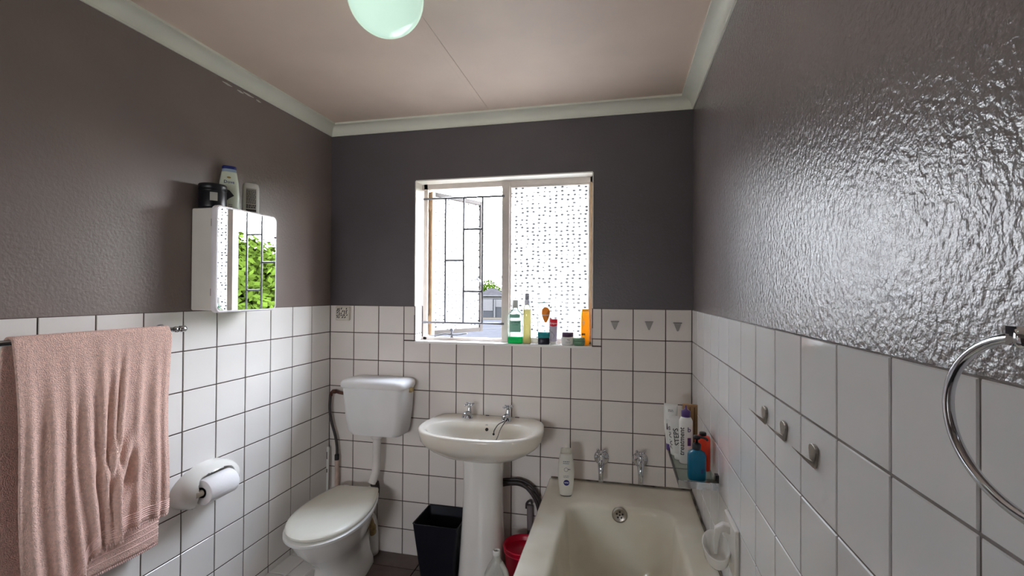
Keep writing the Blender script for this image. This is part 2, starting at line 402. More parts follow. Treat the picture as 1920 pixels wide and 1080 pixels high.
# ---- tiles: each one a part of its wall
TC = {}
GAP = 0.0042
def tile_mesh(w, h, material, gap=GAP, th=0.007, ch=0.0015):
    k = (round(w, 4), round(h, 4), material.name, gap)
    if k in TC: return TC[k]
    a, b = w / 2 - gap / 2, h / 2 - gap / 2
    V = [(-a, 0, -b), (a, 0, -b), (a, 0, b), (-a, 0, b), (-a, -th + ch, -b), (a, -th + ch, -b), (a, -th + ch, b), (-a, -th + ch, b),
         (-a + ch, -th, -b + ch), (a - ch, -th, -b + ch), (a - ch, -th, b - ch), (-a + ch, -th, b - ch)]
    F = [[0, 1, 5, 4], [1, 2, 6, 5], [2, 3, 7, 6], [3, 0, 4, 7], [4, 5, 9, 8], [5, 6, 10, 9], [6, 7, 11, 10], [7, 4, 8, 11], [8, 9, 10, 11]]
    me = bpy.data.meshes.new('tile'); me.from_pydata(V, [], F); me.materials.append(material); me.update(); TC[k] = me
    return me
def put_tile(parent, w, h, loc, rz, material, rx=0, jit=0.0022):
    o = bpy.data.objects.new('tile', tile_mesh(w, h, material)); COL.objects.link(o)
    o.rotation_euler = (rx + random.uniform(-jit, jit), random.uniform(-jit, jit) * 0.5, rz + random.uniform(-jit, jit)); o.location = loc; o.parent = parent
    return o
TH = 0.007
# grout beds (thin, behind the tile faces)
gb = link('grout', *J(box(0, WX0, TH - 0.0022, TH + 0.002, 0, H), box(WX1, W, TH - 0.0022, TH + 0.002, 0, H), box(WX0, WX1, TH - 0.0022, TH + 0.002, 0, WZ0 - 0.012)), grout_m, wall_back)
gb.location = (0, -0.0026, 0)
gl = link('grout', *box(-TH + 0.0004 - 0.002, -TH + 0.0004 + 0.0044, NEAR + .01, 0, 0, H), grout_m, wall_left)
gr = link('grout', *box(W + TH - 0.0048, W + TH, NEAR + .01, 0, 0, H), grout_r, wall_right)
# window wall
xs = [0.0] + [-0.0026 + k * P for k in range(1, 13)] + [W]
for i in range(9):
    z0, z1 = i * P, (i + 1) * P
    for k in range(13):
        x0, x1 = xs[k], xs[k + 1]
        if i == 8 and x1 > WX0 and x0 < WX1:
            if x0 < WX0: x1 = WX0 + 0.002
            elif x1 > WX1: x0 = WX1 - 0.002
            else: continue
        if i == 7 and x1 > WX0 and x0 < WX1:
            if x0 < WX0 or x1 > WX1:      # notched round the corner of the window
                s0, s1 = (x0, WX0) if x0 < WX0 else (WX1, x1)
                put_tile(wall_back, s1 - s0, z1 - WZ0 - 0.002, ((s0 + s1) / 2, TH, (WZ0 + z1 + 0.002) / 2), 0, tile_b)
            z1b = WZ0
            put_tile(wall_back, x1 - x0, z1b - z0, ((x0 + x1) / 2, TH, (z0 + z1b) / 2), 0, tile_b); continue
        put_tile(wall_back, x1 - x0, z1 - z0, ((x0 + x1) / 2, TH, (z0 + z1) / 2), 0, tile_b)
# left wall: joints at y = -0.0108 - k P
ys = [0.0] + [-0.0108 - k * P for k in range(1, 13)]
for i in range(9):
    for k in range(12):
        if (i + 1) * P < 0.13 and False: continue
        put_tile(wall_left, ys[k] - ys[k + 1], P, (-TH, (ys[k] + ys[k + 1]) / 2, (i + .5) * P), R(90), tile_m)
ys = [0.0] + [-0.0075 - k * P for k in range(1, 16)]
DISH = None
for i in range(9):
    if (i + 1) * P < 0.5: continue
    for k in range(15):
        put_tile(wall_right, ys[k] - ys[k + 1], P, (W + TH, (ys[k] + ys[k + 1]) / 2, (i + .5) * P), R(-90), tile_r)
# floor tiles
FT = 0.30
for i in range(7):
    for k in range(6):
        x0, y1 = 0.013 + (i - 0.09) * FT, -0.125 - (k - 1) * FT
        x0c, x1c = max(x0, 0), min(x0 + FT, W); y0c, y1c = y1 - FT, min(y1, 0)
        if x1c - x0c < 0.02 or y1c - y0c < 0.02: continue
        put_tile(floor, x1c - x0c, y1c - y0c, ((x0c + x1c) / 2, (y0c + y1c) / 2, FLOOR - TH), 0, floor_m, rx=R(-90))
# low tiled ledge along the left wall
ledge = wall_obj('trim_6', [box(0.0, 0.174, -1.75, 0.0, FLOOR - 0.006, 0.119)], grout_m)
tag(ledge, 'low white tiled ledge along the foot of the left wall')
for k in range(12):
    y0 = -0.0108 - (k + 1) * P
    for x0, x1 in ((0.0, 0.098), (0.098, 0.181)):
        put_tile(ledge, x1 - x0, P, ((x0 + x1) / 2, y0 + P / 2, 0.118), 0, tile_m, rx=R(-90))
    put_tile(ledge, P, 0.103, (0.174, y0 + P / 2, 0.0685), R(90), tile_m)

# ------------------------------------------------------------------ window
win = empty('window_1', (0, 0, 0), kind='structure')
tag(win, 'white steel window, left casement open, right pane of dimpled glass')
# plaster reveal and sill
rv = wall_obj('trim_7', [box(WX0 - 0.004, WX0 + 0.001, -0.0005, 0.16, H, WZ1), box(WX1 - 0.001, WX1 + 0.004, -0.0005, 0.16, H, WZ1),
                         box(WX0, WX1, -0.0005, 0.16, WZ1 - 0.001, WZ1 + 0.005)], white_paint)
tag(rv, 'white plaster reveal around the window')
sl = wall_obj('trim_8', [box(WX0, WX1, -0.0015, 0.16, WZ0 - 0.012, WZ0)], tile_m); bevel(sl, 0.002)
tag(sl, 'white window sill flush with the wall tiles')
rg = wall_obj('trim_9', [box(WX0 - 0.004, WX0 + 0.001, 0.0, 0.16, WZ0, H), box(WX1 - 0.001, WX1 + 0.004, 0.0, 0.16, WZ0, H)], grout_m)
tag(rg, 'lower window reveal faced with white tiles')
for x, rz in ((WX0 - 0.003, R(90)), (WX1 + 0.003, R(-90))):
    for z0, z1 in ((WZ0, 8 * P), (8 * P, H)):
        put_tile(rg, 0.085, z1 - z0, (x, 0.043, (z0 + z1) / 2), rz, tile_m, jit=0)
FY = 0.085
def bar(name, x0, x1, y0, y1, z0, z1, material, parent, bv=0.0015):
    return bevel(link(name, *box(x0, x1, y0, y1, z0, z1), material, parent), bv, 1)
bar('frame_jamb', WX0 + 0.010, WX0 + 0.034, FY, FY + 0.034, WZ0, WZ1, steel_paint, win)
bar('frame_jamb', WX1 - 0.018, WX1, FY, FY + 0.034, WZ0, WZ1, steel_edge, win)
bar('frame_head', WX0, WX1, FY, FY + 0.034, WZ1 - 0.030, WZ1, steel_paint, win)
bar('frame_sill', WX0, WX1, FY, FY + 0.034, WZ0, WZ0 + 0.016, steel_paint, win)
bar('mullion', 0.985, 1.026, FY - 0.012, FY + 0.034, WZ0, WZ1 - 0.012, steel_paint, win)
pane = link('fixed_pane', *box(1.024, WX1 - 0.016, FY + 0.012, FY + 0.016, WZ0 + 0.014, WZ1 - 0.028), frost_m, win)
bar('glazing_bead', 1.026, 1.033, FY + 0.002, FY + 0.012, WZ0 + 0.016, WZ1 - 0.03, steel_paint, win)
bar('glazing_bead', WX1 - 0.026, WX1 - 0.018, FY + 0.002, FY + 0.012, WZ0 + 0.016, WZ1 - 0.03, steel_paint, win)
bar('glazing_bead', 1.033, WX1 - 0.026, FY + 0.002, FY + 0.012, WZ0 + 0.016, WZ0 + 0.026, steel_paint, win)
bar('glazing_bead', 1.033, WX1 - 0.026, FY + 0.002, FY + 0.012, WZ1 - 0.040, WZ1 - 0.03, steel_paint, win)
# open casement (hinged at its left edge, swung outwards)
CW = 0.405; ca = R(61)
cs = empty('casement', (0.562, FY + 0.022, 0), ca); cs.parent = win
CZ0, CZ1 = 1.203, 2.013
for nm, q, mm in (('casement_stile', box(0, 0.024, -0.012, 0.014, CZ0, CZ1), steel_edge), ('casement_stile', box(CW - 0.024, CW, -0.012, 0.014, CZ0, CZ1), casement_m),
                  ('casement_rail', box(0.024, CW - 0.024, -0.012, 0.014, CZ0, CZ0 + 0.024), casement_m), ('casement_rail', box(0.024, CW - 0.024, -0.012, 0.014, CZ1 - 0.024, CZ1), casement_m)):
    bevel(link(nm, *q, mm, cs), 0.0015, 1)
link('casement_pane', *box(0.022, CW - 0.022, -0.001, 0.003, CZ0 + 0.022, CZ1 - 0.022), frost_m, cs)
# handle on the free stile
hv = J(lathe([(0.012, -0.020), (0.012, -0.012)], 12, (CW - 0.013, 0, 1.50), 'y'), tube([(CW - 0.013, -0.022, 1.50), (CW - 0.04, -0.032, 1.512), (CW - 0.075, -0.034, 1.528)], [0.007, 0.006, 0.008], 8))
link('casement_handle', *hv, bar_m, cs, True)
for z in (1.29, 1.93):
    link('hinge', *J(box(WX0 + 0.030, 0.574, FY + 0.016, FY + 0.024, z - .02, z + .02), tube([(0.562, FY + 0.022, z - .028), (0.562, FY + 0.022, z + .028)], 0.006, 8)), steel_edge, win)
# casement stay on the sill frame
sv = J(tube(spline([(0.60, FY - 0.006, WZ0 + 0.020), (0.66, FY - 0.004, WZ0 + 0.034), (0.72, FY, WZ0 + 0.030), (0.79, FY - .004, WZ0 + 0.040)], 16), 0.0045, 8),
       lathe([(0.010, 0), (0.006, 0.012), (0.006, 0.03), (0.012, 0.038), (0.009, 0.05)], 10, (0.70, FY, WZ0 + 0.016)))
link('window_stay', *sv, bar_m, win, True)
# burglar bars
BY = 0.07
def rod(a, b, r=0.0056): return link('security_bar', *tube([a, b], r, 8), bar_m, win, True)
rod((WX0 + 0.016, BY, 1.964), (1.0, BY, 1.964)); rod((WX0 + 0.016, BY, 1.277), (1.0, BY, 1.277))
for x in (0.665, 0.7705, 0.878): rod((x, BY, 1.277), (x, BY, 1.964))
rod((0.7705, BY, 1.790), (0.878, BY, 1.790)); rod((0.7705, BY, 1.450), (0.878, BY, 1.450)); rod((0.665, BY, 1.620), (0.7705, BY, 1.620))

# ------------------------------------------------------------------ bath
bath = empty('bathtub', ((1.26 + W) / 2, -0.86, FLOOR), label='long white bathtub fitted in the right corner below the tiles', cat='bathtub')
bx, by = bath.location.x, bath.location.y
def trect(x0, x1, y0, y1, r, z): return [(x - bx, y - by, zz - FLOOR) for x, y, zz in rrect(x0, x1, y0, y1, r, z, 8)]
RIM = 0.51
XR = W - 0.003
def tin(g, z, r, gy=None):
    gy = g if gy is None else gy; out = []
    for x, y, zz in rrect(1.358 + g, 1.852 - g, -1.62 + gy, -0.228 - gy, r, z, 8):
        k = max(0.0, (y + .85) / .63); cx0 = 1.605
        out.append((cx0 + (x - cx0) * (1 - .085 * k) - bx, y - by, z - FLOOR))
    return out
rings = [trect(1.262, XR, -1.72, -0.002, 0.006, FLOOR), trect(1.262, XR, -1.72, -0.002, 0.006, RIM - 0.014), trect(1.2635, XR, -1.7185, -0.002, 0.007, RIM - 0.004), trect(1.269, XR - .004, -1.713, -0.006, 0.010, RIM),
         trect(1.292, XR - 0.025, -1.69, -0.03, 0.02, RIM - .001), tin(-.012, RIM - .009, .10), tin(-.003, RIM - .012, .095), tin(.004, RIM - .020, .09), tin(.008, RIM - .036, .09), tin(.012, RIM - .07, .09),
         tin(.030, 0.26, .10, .04), tin(.05, 0.17, .11, .07), tin(.09, 0.138, .10, .12), tin(.18, 0.132, .05, .28)]
tubm = mat('bath_enamel', (232, 229, 216), 0.16, var=0.05, vscale=5, var2=(216, 208, 190), coat=0.2)
smooth_angle(link('bath_shell', *loft(rings, False, True), tubm, bath), 60)
ov = lathe([(0.0335, 0.0), (0.0335, -0.005), (0.026, -0.008), (0.022, -0.005), (0.001, -0.004)], 28, (0, 0, 0), 'y')
ovo = link('overflow_plate', *ov, satin, bath, True, (1.608 - bx, -0.2395 - by, 0.468 - FLOOR), (R(-6), 0, 0))
hl = J(*[lathe([(0.0045, -0.0062), (0.0001, -0.0063)], 10, (0.013 * math.cos(a), 0, 0.013 * math.sin(a)), 'y') for a in [2 * PI * k / 5 + .3 for k in range(5)]],
       lathe([(0.004, -0.0062), (0.0001, -0.0064)], 10, (0, 0, 0), 'y'))
link('overflow_hole', *hl, rubber, ovo)
wst = lathe([(0.034, 0.0), (0.034, 0.003), (0.024, 0.004), (0.02, 0.001), (0.0005, 0.001)], 24)
link('waste_outlet', *wst, satin, bath, True, (1.61 - bx, -0.50 - by, 0.1315 - FLOOR))
mold = mat('mouldy_sealant', (150, 140, 124), 0.8, var2=(48, 38, 34), vscale=16, detail=5)
link('sealant_bead', *J(tube([(1.27 - bx, -0.004 - by, RIM + 0.002 - FLOOR), (XR - bx, -0.004 - by, RIM + 0.002 - FLOOR)], 0.0045, 6), tube([(XR - 0.003 - bx, -0.004 - by, RIM + 0.001 - FLOOR), (XR - 0.003 - bx, -1.7 - by, RIM + 0.001 - FLOOR)], 0.0045, 6)), mold, bath)

# bath taps
def cross_handle(c, ax, r=0.022):
    """four ball-ended arms around axis ax"""
    c, ax = Vector(c), Vector(ax).normalized(); a = ax.cross(Vector((1, 0, 0.001))).normalized(); b = ax.cross(a); parts = []
    for k in range(4):
        t = 2 * PI * k / 4 + PI / 4; d = a * math.cos(t) + b * math.sin(t)
        parts.append(tube([c, c + d * r * 0.55, c + d * r], [0.005, 0.0038, 0.0042], 8)); parts.append(sph(tuple(c + d * r), 0.0068, 10, 6))
    parts.append(tube([c - ax * 0.008, c, c + ax * 0.006, c + ax * 0.010], [0.008, 0.009, 0.007, 0.003], 12))
    return J(*parts)
def wall_tap(x, z, label):
    t = empty('bath_tap', (x, -0.001, z), label=label, cat='tap', group='chrome taps over the bath')
    link('wall_flange', *lathe([(0.037, 0.0), (0.037, -0.004), (0.030, -0.010), (0.016, -0.013), (0.013, -0.02)], 28, (0, 0, 0), 'y'), chrome, t, True)
    v = J(tube(spline([(0, -0.008, 0), (0, -0.035, 0.0), (0, -0.066, -0.012), (0, -0.080, -0.045), (0, -0.082, -0.088)], 16), [0.016, 0.017, 0.0175, 0.018, 0.018, 0.018, 0.0175, 0.017, 0.016, 0.015, 0.014, 0.013, 0.012, 0.0115, 0.011, 0.011, 0.012], 14))
    link('spout', *v, chrome, t, True)
    link('valve_stem', *tube([(0, -0.046, 0.004), (0, -0.052, 0.018), (0, -0.060, 0.038)], [0.014, 0.012, 0.008], 12), chrome, t, True)
    link('cross_handle', *cross_handle((0, -0.064, 0.046), (0, -0.35, 1), 0.024), chrome, t, True)
    return t
wall_tap(1.520, 0.632, 'chrome cross-handled wall tap over the bath, nearer the white lotion bottle')
wall_tap(1.704, 0.638, 'chrome cross-handled wall tap over the bath, nearer the corner shelf')

# ------------------------------------------------------------------ wash basin on pedestal
BX = 0.957
basin = empty('washbasin', (BX, -0.15, FLOOR), label='white pedestal washbasin with two pillar taps below the window', cat='washbasin')
def bout(hw, yf, yb, hb, z, N=48, ym=None, e=2.5):
    """D-shaped outline: half width hw, front yf, back yb, half width at the back hb (all about BX, world y)"""
    ym = (-0.185 if ym is None else ym); out = []
    for k in range(N):
        a = 2 * PI * k / N; c, s = math.cos(a), math.sin(a)
        if s <= 0:
            x = hw * math.copysign(abs(c) ** (2 / e), c); y = ym - (ym - yf) * abs(s) ** (2 / e)
        else:
            q = abs(s) ** 0.45; y = ym + (yb - ym) * min(1, q)
            wq = hw + (hb - hw) * min(1, q) ** 1.3
            x = wq * math.copysign(abs(c) ** (2 / 6.0), c)
        out.append((x, y + 0.15, z - FLOOR))
    return out
br = [bout(.095, -.235, -.06, .09, .640, ym=-.15), bout(.13, -.27, -.03, .11, .650, ym=-.15), bout(.20, -.335, -.01, .19, .676), bout(.250, -.378, -.002, .235, .704), bout(.279, -.403, -.002, .256, .727), bout(.292, -.416, -.002, .266, .745),
      bout(.302, -.430, -.002, .273, .790), bout(.300, -.428, -.002, .272, .799), bout(.293, -.420, -.004, .266, .803), bout(.282, -.408, -.014, .256, .803),
      bout(.262, -.392, -.120, .215, .800, ym=-.225), bout(.254, -.384, -.128, .205, .794, ym=-.225), bout(.238, -.366, -.140, .19, .765, ym=-.23), bout(.20, -.335, -.158, .16, .715, ym=-.235), bout(.13, -.29, -.18, .11, .685, ym=-.235), bout(.03, -.25, -.22, .03, .678, ym=-.235)]
smooth_angle(link('bowl', *loft(br), ceramic_old, basin), 70)
pr = []
for z, hw, hd, yy in ((FLOOR, .118, .12, -.165), (.05, .116, .118, -.165), (.12, .110, .112, -.163), (.24, .104, .104, -.160), (.38, .097, .098, -.157), (.52, .094, .093, -.155), (.61, .097, .094, -.153), (.652, .103, .098, -.150)):
    pr.append([(x, y, zz) for x, y, zz in sellipse(hw, hd, 2.4, z - FLOOR, 36, 0, yy + 0.15)])
smooth_angle(link('pedestal', *loft(pr), ceramic, basin), 60)
link('overflow_hole', *lathe([(0.0085, 0), (0.0001, -0.0006)], 14, (0, 0, 0), 'y'), rubber, basin, False, (0.012, -0.1405 + .15 - 0.0015, 0.770 - FLOOR), (R(-25), 0, 0))
for q0, q1 in ((-.031, -.012), (.126, .148), (-.108, -.104)): link('fixing_slot', *box(q0, q1, -0.002, 0.002, 0, .0035), rubber, basin, False, (0, 0.136, 0.8025 - FLOOR))
link('maker_mark', *J(patch(-.007, .007, 0, .0016, 2, 1), patch(-.004, .006, .003, .0045, 2, 1)), grey_ink, basin, False, (0.009, -0.1345 + .15 - 0.002, 0.789 - FLOOR), (R(-20), 0, 0))
def pillar_tap(x, y):
    t = empty('pillar_tap', (x - BX, y + 0.15, 0.802 - FLOOR)); t.parent = basin
    v = J(lathe([(0.019, 0), (0.019, 0.004), (0.015, 0.008), (0.0135, 0.03), (0.0105, 0.046), (0.0085, 0.055), (0.0085, 0.062)], 16),
          tube(spline([(0, 0, 0.022), (-0.003, -0.03, 0.032), (-0.006, -0.058, 0.030), (-0.007, -0.066, 0.016)], 12), [0.012] * 5 + [0.0105] * 4 + [0.010] * 4, 12))
    link('tap_body', *v, chrome, t, True)
    link('tap_handle', *cross_handle((0, 0, 0.070), (0, 0, 1), 0.023), chrome, t, True)
    return t
pillar_tap(.857, -.078); pillar_tap(1.061, -.082)
plug = tag(link('basin_plug', *lathe([(0.0195, 0.0), (0.0215, 0.006), (0.0205, 0.011), (0.004, 0.013), (0.003, 0.018), (0.0005, 0.019)], 18), rubber, None, True, (1.046, -0.326, 0.7335), (R(8), R(-22), 0)), None)
bpy.data.objects.remove(plug)
pl = empty('plug', (1.035 - BX, -0.318 + 0.15, 0.712 - FLOOR)); pl.parent = basin
link('stopper', *lathe([(0.0175, 0.0), (0.0195, 0.006), (0.0185, 0.012), (0.004, 0.014), (0.003, 0.018), (0.0005, 0.019)], 18), rubber, pl, True, (0, 0, .012), (R(-35), R(-15), 0))
link('chain', *J(*[sph(p, 0.0026, 6, 4) for p in spline([(0.0, 0.0, 0.032), (0.008, 0.07, 0.040), (0.012, 0.150, 0.076), (0.022, 0.215, 0.098), (0.026, 0.235, 0.100)], 44)]), dark_metal, pl, True)
link('chain', *J(*[sph(p, 0.0026, 6, 4) for p in spline([(0.018, 0.200, 0.098), (-0.006, 0.172, 0.088), (-0.020, 0.150, 0.066), (-0.022, 0.144, 0.052)], 24)], sph((-0.022, 0.142, 0.048), .006, 8, 6)), dark_metal, pl, True)

# ------------------------------------------------------------------ toilet
toilet = empty('toilet', (0.242, -0.098, FLOOR), R(6), label='white toilet with closed cream lid standing beside the left wall', cat='toilet')
L_ = 0.535
def egg(sc_w, y0, y1, wb, wm, z, N=44):
    """outline from back y0 to front y1 (negative y is forward)"""
    Ln = y0 - y1; half = []
    n = N // 2
    for k in range(n + 1):
        t = k / n; s = 0.5 - 0.5 * math.cos(PI * t)
        if s < 0.5: w = wb + (wm - wb) * math.sin(PI / 2 * (s / 0.5)) ** 0.9
        else: w = wm * math.sqrt(max(0, 1 - ((s - 0.5) / 0.5) ** 2.15))
        if k == 0: w = wb * 0.88
        half.append((w * sc_w, y0 - Ln * s))
    pts = [(x, y, z) for x, y in half] + [(-x, y, z) for x, y in half[::-1]]
    return pts
zl = 0.405 - FLOOR
lid = [egg(1.0, 0, -.535, .112, .170, zl - .022), egg(1.012, .003, -.541, .112, .170, zl - .016), egg(1.012, .003, -.541, .112, .170, zl - .008), egg(.985, .0, -.532, .112, .168, zl - .001), egg(.90, -.02, -.50, .11, .168, zl + .004), egg(.5, -.10, -.40, .10, .16, zl + .007)]
smooth_angle(link('lid', *loft(lid), cream_seat, toilet), 50)
st = [egg(1.0, .0, -.548, .114, .174, zl - .044), egg(1.01, .002, -.552, .114, .174, zl - .040), egg(1.01, .002, -.552, .114, .174, zl - .030), egg(.985, -.004, -.542, .112, .172, zl - .025)]
smooth_angle(link('seat', *loft(st), plastic_w, toilet), 50)
bw = [egg(1, -.02, -.40, .10, .112, 0), egg(1, -.02, -.40, .098, .110, .03), egg(1, -.03, -.375, .086, .094, .07), egg(1, -.035, -.365, .080, .088, .13), egg(1, -.03, -.385, .080, .096, .17), egg(1, -.02, -.44, .084, .122, .22), egg(1, -.012, -.492, .092, .147, .275), egg(1, -.005, -.522, .1, .160, zl - .062), egg(1, -.004, -.532, .105, .165, zl - .045)]
smooth_angle(link('pan', *loft(bw), ceramic, toilet), 60)
for sx_ in (-1, 1):
    link('seat_hinge', *J(box(sx_ * .07 - .014, sx_ * .07 + .014, -.004, .014, zl - .035, zl - .004)), plastic_w, toilet)
link('outlet', *J(tube(spline([(0.03, -.03, .16), (0.04, .035, .19), (0.045, .055, .12), (0.045, .06, .0)], 14), 0.045, 14)), plastic_w, toilet, True)
link('sealant_lump', *J(tube(spline([(0.088, -.055, .26), (0.093, -.03, .20), (0.088, .0, .15), (0.07, .02, .12)], 10), [.010, .013, .015, .014, .018, .017, .014, .017, .015, .012, .008], 9)), sealant, toilet, True)
link('flush_collar', *J(tube(spline([(0.076, -.02, .30), (0.085, .010, .325), (0.088, .022, .365), (0.082, .026, .40)], 10), [.030, .030, .029, .027, .026, .025, .024, .024, .023, .023, .023], 14)), rubber, toilet, True)

# cistern on the wall
cis = empty('toilet_cistern', (0.355, -0.003, 0.69), label='white plastic toilet cistern hung on the tiles above the toilet', cat='cistern')
def crect(x0, x1, d, z, r=0.03): return [(x - 0.355, y, z - 0.69) for x, y, _ in rrect(x0, x1, -d, 0, r, 0, 6)]
def tanky(pts): return pts
cb = []
for z, x0, x1, d, r in ((.690, .235, .485, .135, .04), (.697, .218, .500, .155, .04), (.72, .208, .508, .165, .035), (.82, .192, .522, .172, .035), (.942, .182, .530, .176, .035)):
    rr = rrect(x0 - .355, x1 - .355, -d, -0.0005, r, z - .69, 6)
    rr = [(x, (y if y < -0.06 else y), zz) for x, y, zz in rr]
    cb.append(rr)
smooth_angle(link('tank', *loft(cb), cistern_m, cis), 45)
lb = []
for z, g, r in ((.943, .004, .036), (.950, .009, .038), (.966, .009, .038), (.978, .002, .036), (.984, -.012, .03), (.987, -.04, .02)):
    lb.append(rrect(.182 - .355 - g, .530 - .355 + g, -.176 - g, -0.0005 + min(0, g), r, z - .69, 6))
smooth_angle(link('tank_lid', *loft(lb), cistern_m, cis), 50)
link('lever_bracket', *J(box(0.168, 0.186, -.085, -.055, .228, .25)), sealant, cis)
link('flush_coupling', *lathe([(0.030, -0.03), (0.033, -0.024), (0.033, -0.004), (0.026, 0.0), (0.024, 0.004)], 18, (-0.017, -0.07, 0)), pipe_w, cis, True)
link('flush_pipe', *tube(spline([(-0.017, -.07, -.005), (-0.018, -.07, -.13), (-0.022, -.068, -.20), (-0.032, -.075, -.245), (-0.040, -.080, -.268)], 22), 0.0215, 16), pipe_w, cis, True)
# inlet pipe and hose at the corner
inl = empty('water_inlet', (0.05, -0.03, 0.52), label='dark braided inlet hose curving from the corner pipe to the cistern', cat='hose')
link('inlet_elbow', *J(tube(spline([(0.175 - .05, 0.0, .355), (0.09 - .05, 0.0, .360), (0.05 - .05, 0.0, .368), (0.032 - .05, .0, .358), (0.028 - .05, 0.0, .34)], 14), 0.0085, 10), lathe([(.012, -.01), (.012, .012)], 6, (0.0, 0, .366), 'x')), copper, inl, True)
link('supply_hose', *tube(spline([(0.026 - .05, 0, .35), (0.022 - .05, 0, .27), (0.033 - .05, 0, .20), (0.058 - .05, 0, .12), (0.069 - .05, 0, .06), (0.070 - .05, 0, .005)], 26), 0.0078, 10), hose_m, inl, True)
link('hose_nut', *lathe([(.0125, -.014), (.0125, .014), (.009, .02)], 8, (0.0195, 0, 0.0)), dark_metal, inl)
link('riser_pipe', *tube([(0.0195, 0, -.01), (0.0195, 0.002, -.06), (0.0185, 0.004, -.39)], 0.0115, 12), mat('riser_paint', (196, 172, 160), 0.6, var=0.15, vscale=30), inl, True)
brush = empty('toilet_brush', (0.016, -0.035, 0.125), label='slim white toilet brush handle standing upright in the corner by the hose', cat='brush')
link('handle', *J(lathe([(.0115, 0), (.0115, .02), (.007, .06), (.0065, .30), (.0075, .37), (.0085, .445), (.006, .452)], 10)), plastic_w, brush, True)
link('brush_head', *lathe([(.012, .0), (.015, .01), (.015, .05), (.010, .06)], 12), plastic_w, brush, True)
for q0, q1 in ((.385, .425), (.31, .33)): link('hanging_slot', *box(-.002, .002, -.0088, -.006, q0, q1), rubber, brush)

# ------------------------------------------------------------------ hoses below the basin
uh = empty('basin_supply_hose', (1.12, -0.03, 0.42), label='bundle of dark flexible hoses curving from the pedestal towards the bath', cat='hose')
for dz, dx, dy in ((0.008, 0.0, 0.0), (-0.010, -0.004, -0.012), (0.0, -0.016, -0.02)):
    link('hose_strand', *tube(spline([(-0.12, .005 + dy, .048 + dz * 1.4), (-0.06, dy, .062 + dz), (0.0, dy, .064 + dz), (0.06 + dx, dy, .035 + dz), (0.098 + dx, dy, -.02), (0.115 + dx, dy, -.09), (0.12 + dx, dy, -.20)], 30), 0.0085, 10), hose_m, uh, True)
ut = empty('capped_pipe', (1.16, -0.02, 0.36), label='short pale waste pipe with a dark hooked top below the basin hoses', cat='pipe')
link('hooked_end', *tube(spline([(-.014, 0, -.012), (-.013, 0, .012), (-.002, 0, .026), (.010, 0, .026), (.015, -.004, .014)], 14), 0.0055, 8), hose_m, ut, True)
link('pipe', *tube([(0.004, 0, .005), (0.006, 0, -.10), (0.006, 0, -.335)], 0.016, 12), mat('grey_pipe', (128, 116, 118), 0.6), ut, True)

# ------------------------------------------------------------------ bin, bucket, jug
bn = empty('waste_bin', (0.733, -0.125, FLOOR), label='tall square black plastic waste bin between toilet and basin pedestal', cat='bin')
def brct(x0, x1, y0, y1, r, z): return [(x - .733, y + .125, z - FLOOR) for x, y, _ in rrect(x0, x1, y0, y1, r, 0, 4)]
rg_ = [brct(.648, .818, -.192, -.052, .018, FLOOR), brct(.642, .824, -.198, -.046, .02, .03), brct(.616, .850, -.228, -.014, .012, .305), brct(.614, .852, -.230, -.012, .012, .308), brct(.616, .850, -.228, -.014, .012, .310), brct(.620, .846, -.224, -.018, .012, .308), brct(.648, .818, -.194, -.05, .02, .035)]
smooth_angle(link('bin_body', *loft(rg_), bin_m, bn), 40)
bu = empty('bucket', (1.163, -0.190, FLOOR), label='round red plastic bucket tucked between pedestal and bath', cat='bucket')
link('bucket_body', *lathe([(.064, 0), (.068, .004), (.086, .222), (.0905, .230), (.094, .234), (.092, .239), (.088, .237), (.082, .230), (.064, .01), (.001, .008)], 40), red_p, bu, True)
link('rim_band', *lathe([(.086, .205), (.0895, .207), (.0895, .212), (.086, .214)], 40), red_p, bu, True)
jg = empty('detergent_jug', (1.086, -0.385, FLOOR), R(12), label='white plastic detergent jug with moulded grip in front of the bucket', cat='bottle')
jb = body([(0, .052, .035, 3), (.006, .056, .039, 3), (.15, .056, .039, 3), (.20, .052, .036, 2.6), (.238, .036, .03, 2.3), (.262, .02, .02, 2), (.272, .0165, .0165, 2), (.285, .0165, .0165, 2)], 32)
link('jug_body', *jb, white_thin, jg, True)
link('jug_grip', *tube(spline([(0.018, -.012, .255), (0.040, -.030, .225), (.048, -.040, .17), (.040, -.038, .10)], 14), [.011] * 4 + [.0125] * 8 + [.011] * 3, 12), white_thin, jg, True)
link('jug_neck', *lathe([(.0150, .283), (.0168, .286), (.0168, .302), (.0145, .304), (.011, .303), (.011, .29), (.001, .289)], 18), plastic_w, jg, True)

# ------------------------------------------------------------------ mirror cabinet and the things on top
cab = empty('mirror_cabinet', (0.0, -0.745, 1.37), label='small white wall cabinet with mirrored door above the tiles', cat='cabinet')
bevel(link('cabinet_body', *box(-0.002, 0.098, -.148, .152, 0.0, .393), white_paint, cab), 0.006, 2)
dr = empty('cabinet_door', (0.101, 0, 0)); dr.parent = cab
def yzr(y0, y1, z0, z1, r, x): return [(x, y, z) for y, z, _ in rrect(y0, y1, z0, z1, r, 0, 6)]
edge_m = mat('door_plastic', (236, 232, 238), 0.3)
smooth_angle(link('door_frame', *loft([yzr(-.158, .158, -.006, .400, .018, 0), yzr(-.160, .160, -.008, .402, .02, .004), yzr(-.160, .160, -.008, .402, .02, .020), yzr(-.157, .157, -.005, .399, .019, .0245), yzr(-.152, .153, 0.0, .394, .016, .0245), yzr(-.152, .153, .0, .394, .016, .0225)]), edge_m, dr), 35)
link('mirror_glass', *loft([yzr(-.151, .1525, .0005, .3935, .0155, .0226), yzr(-.151, .1525, .0005, .3935, .0155, .0236)]), mirror_m, dr)
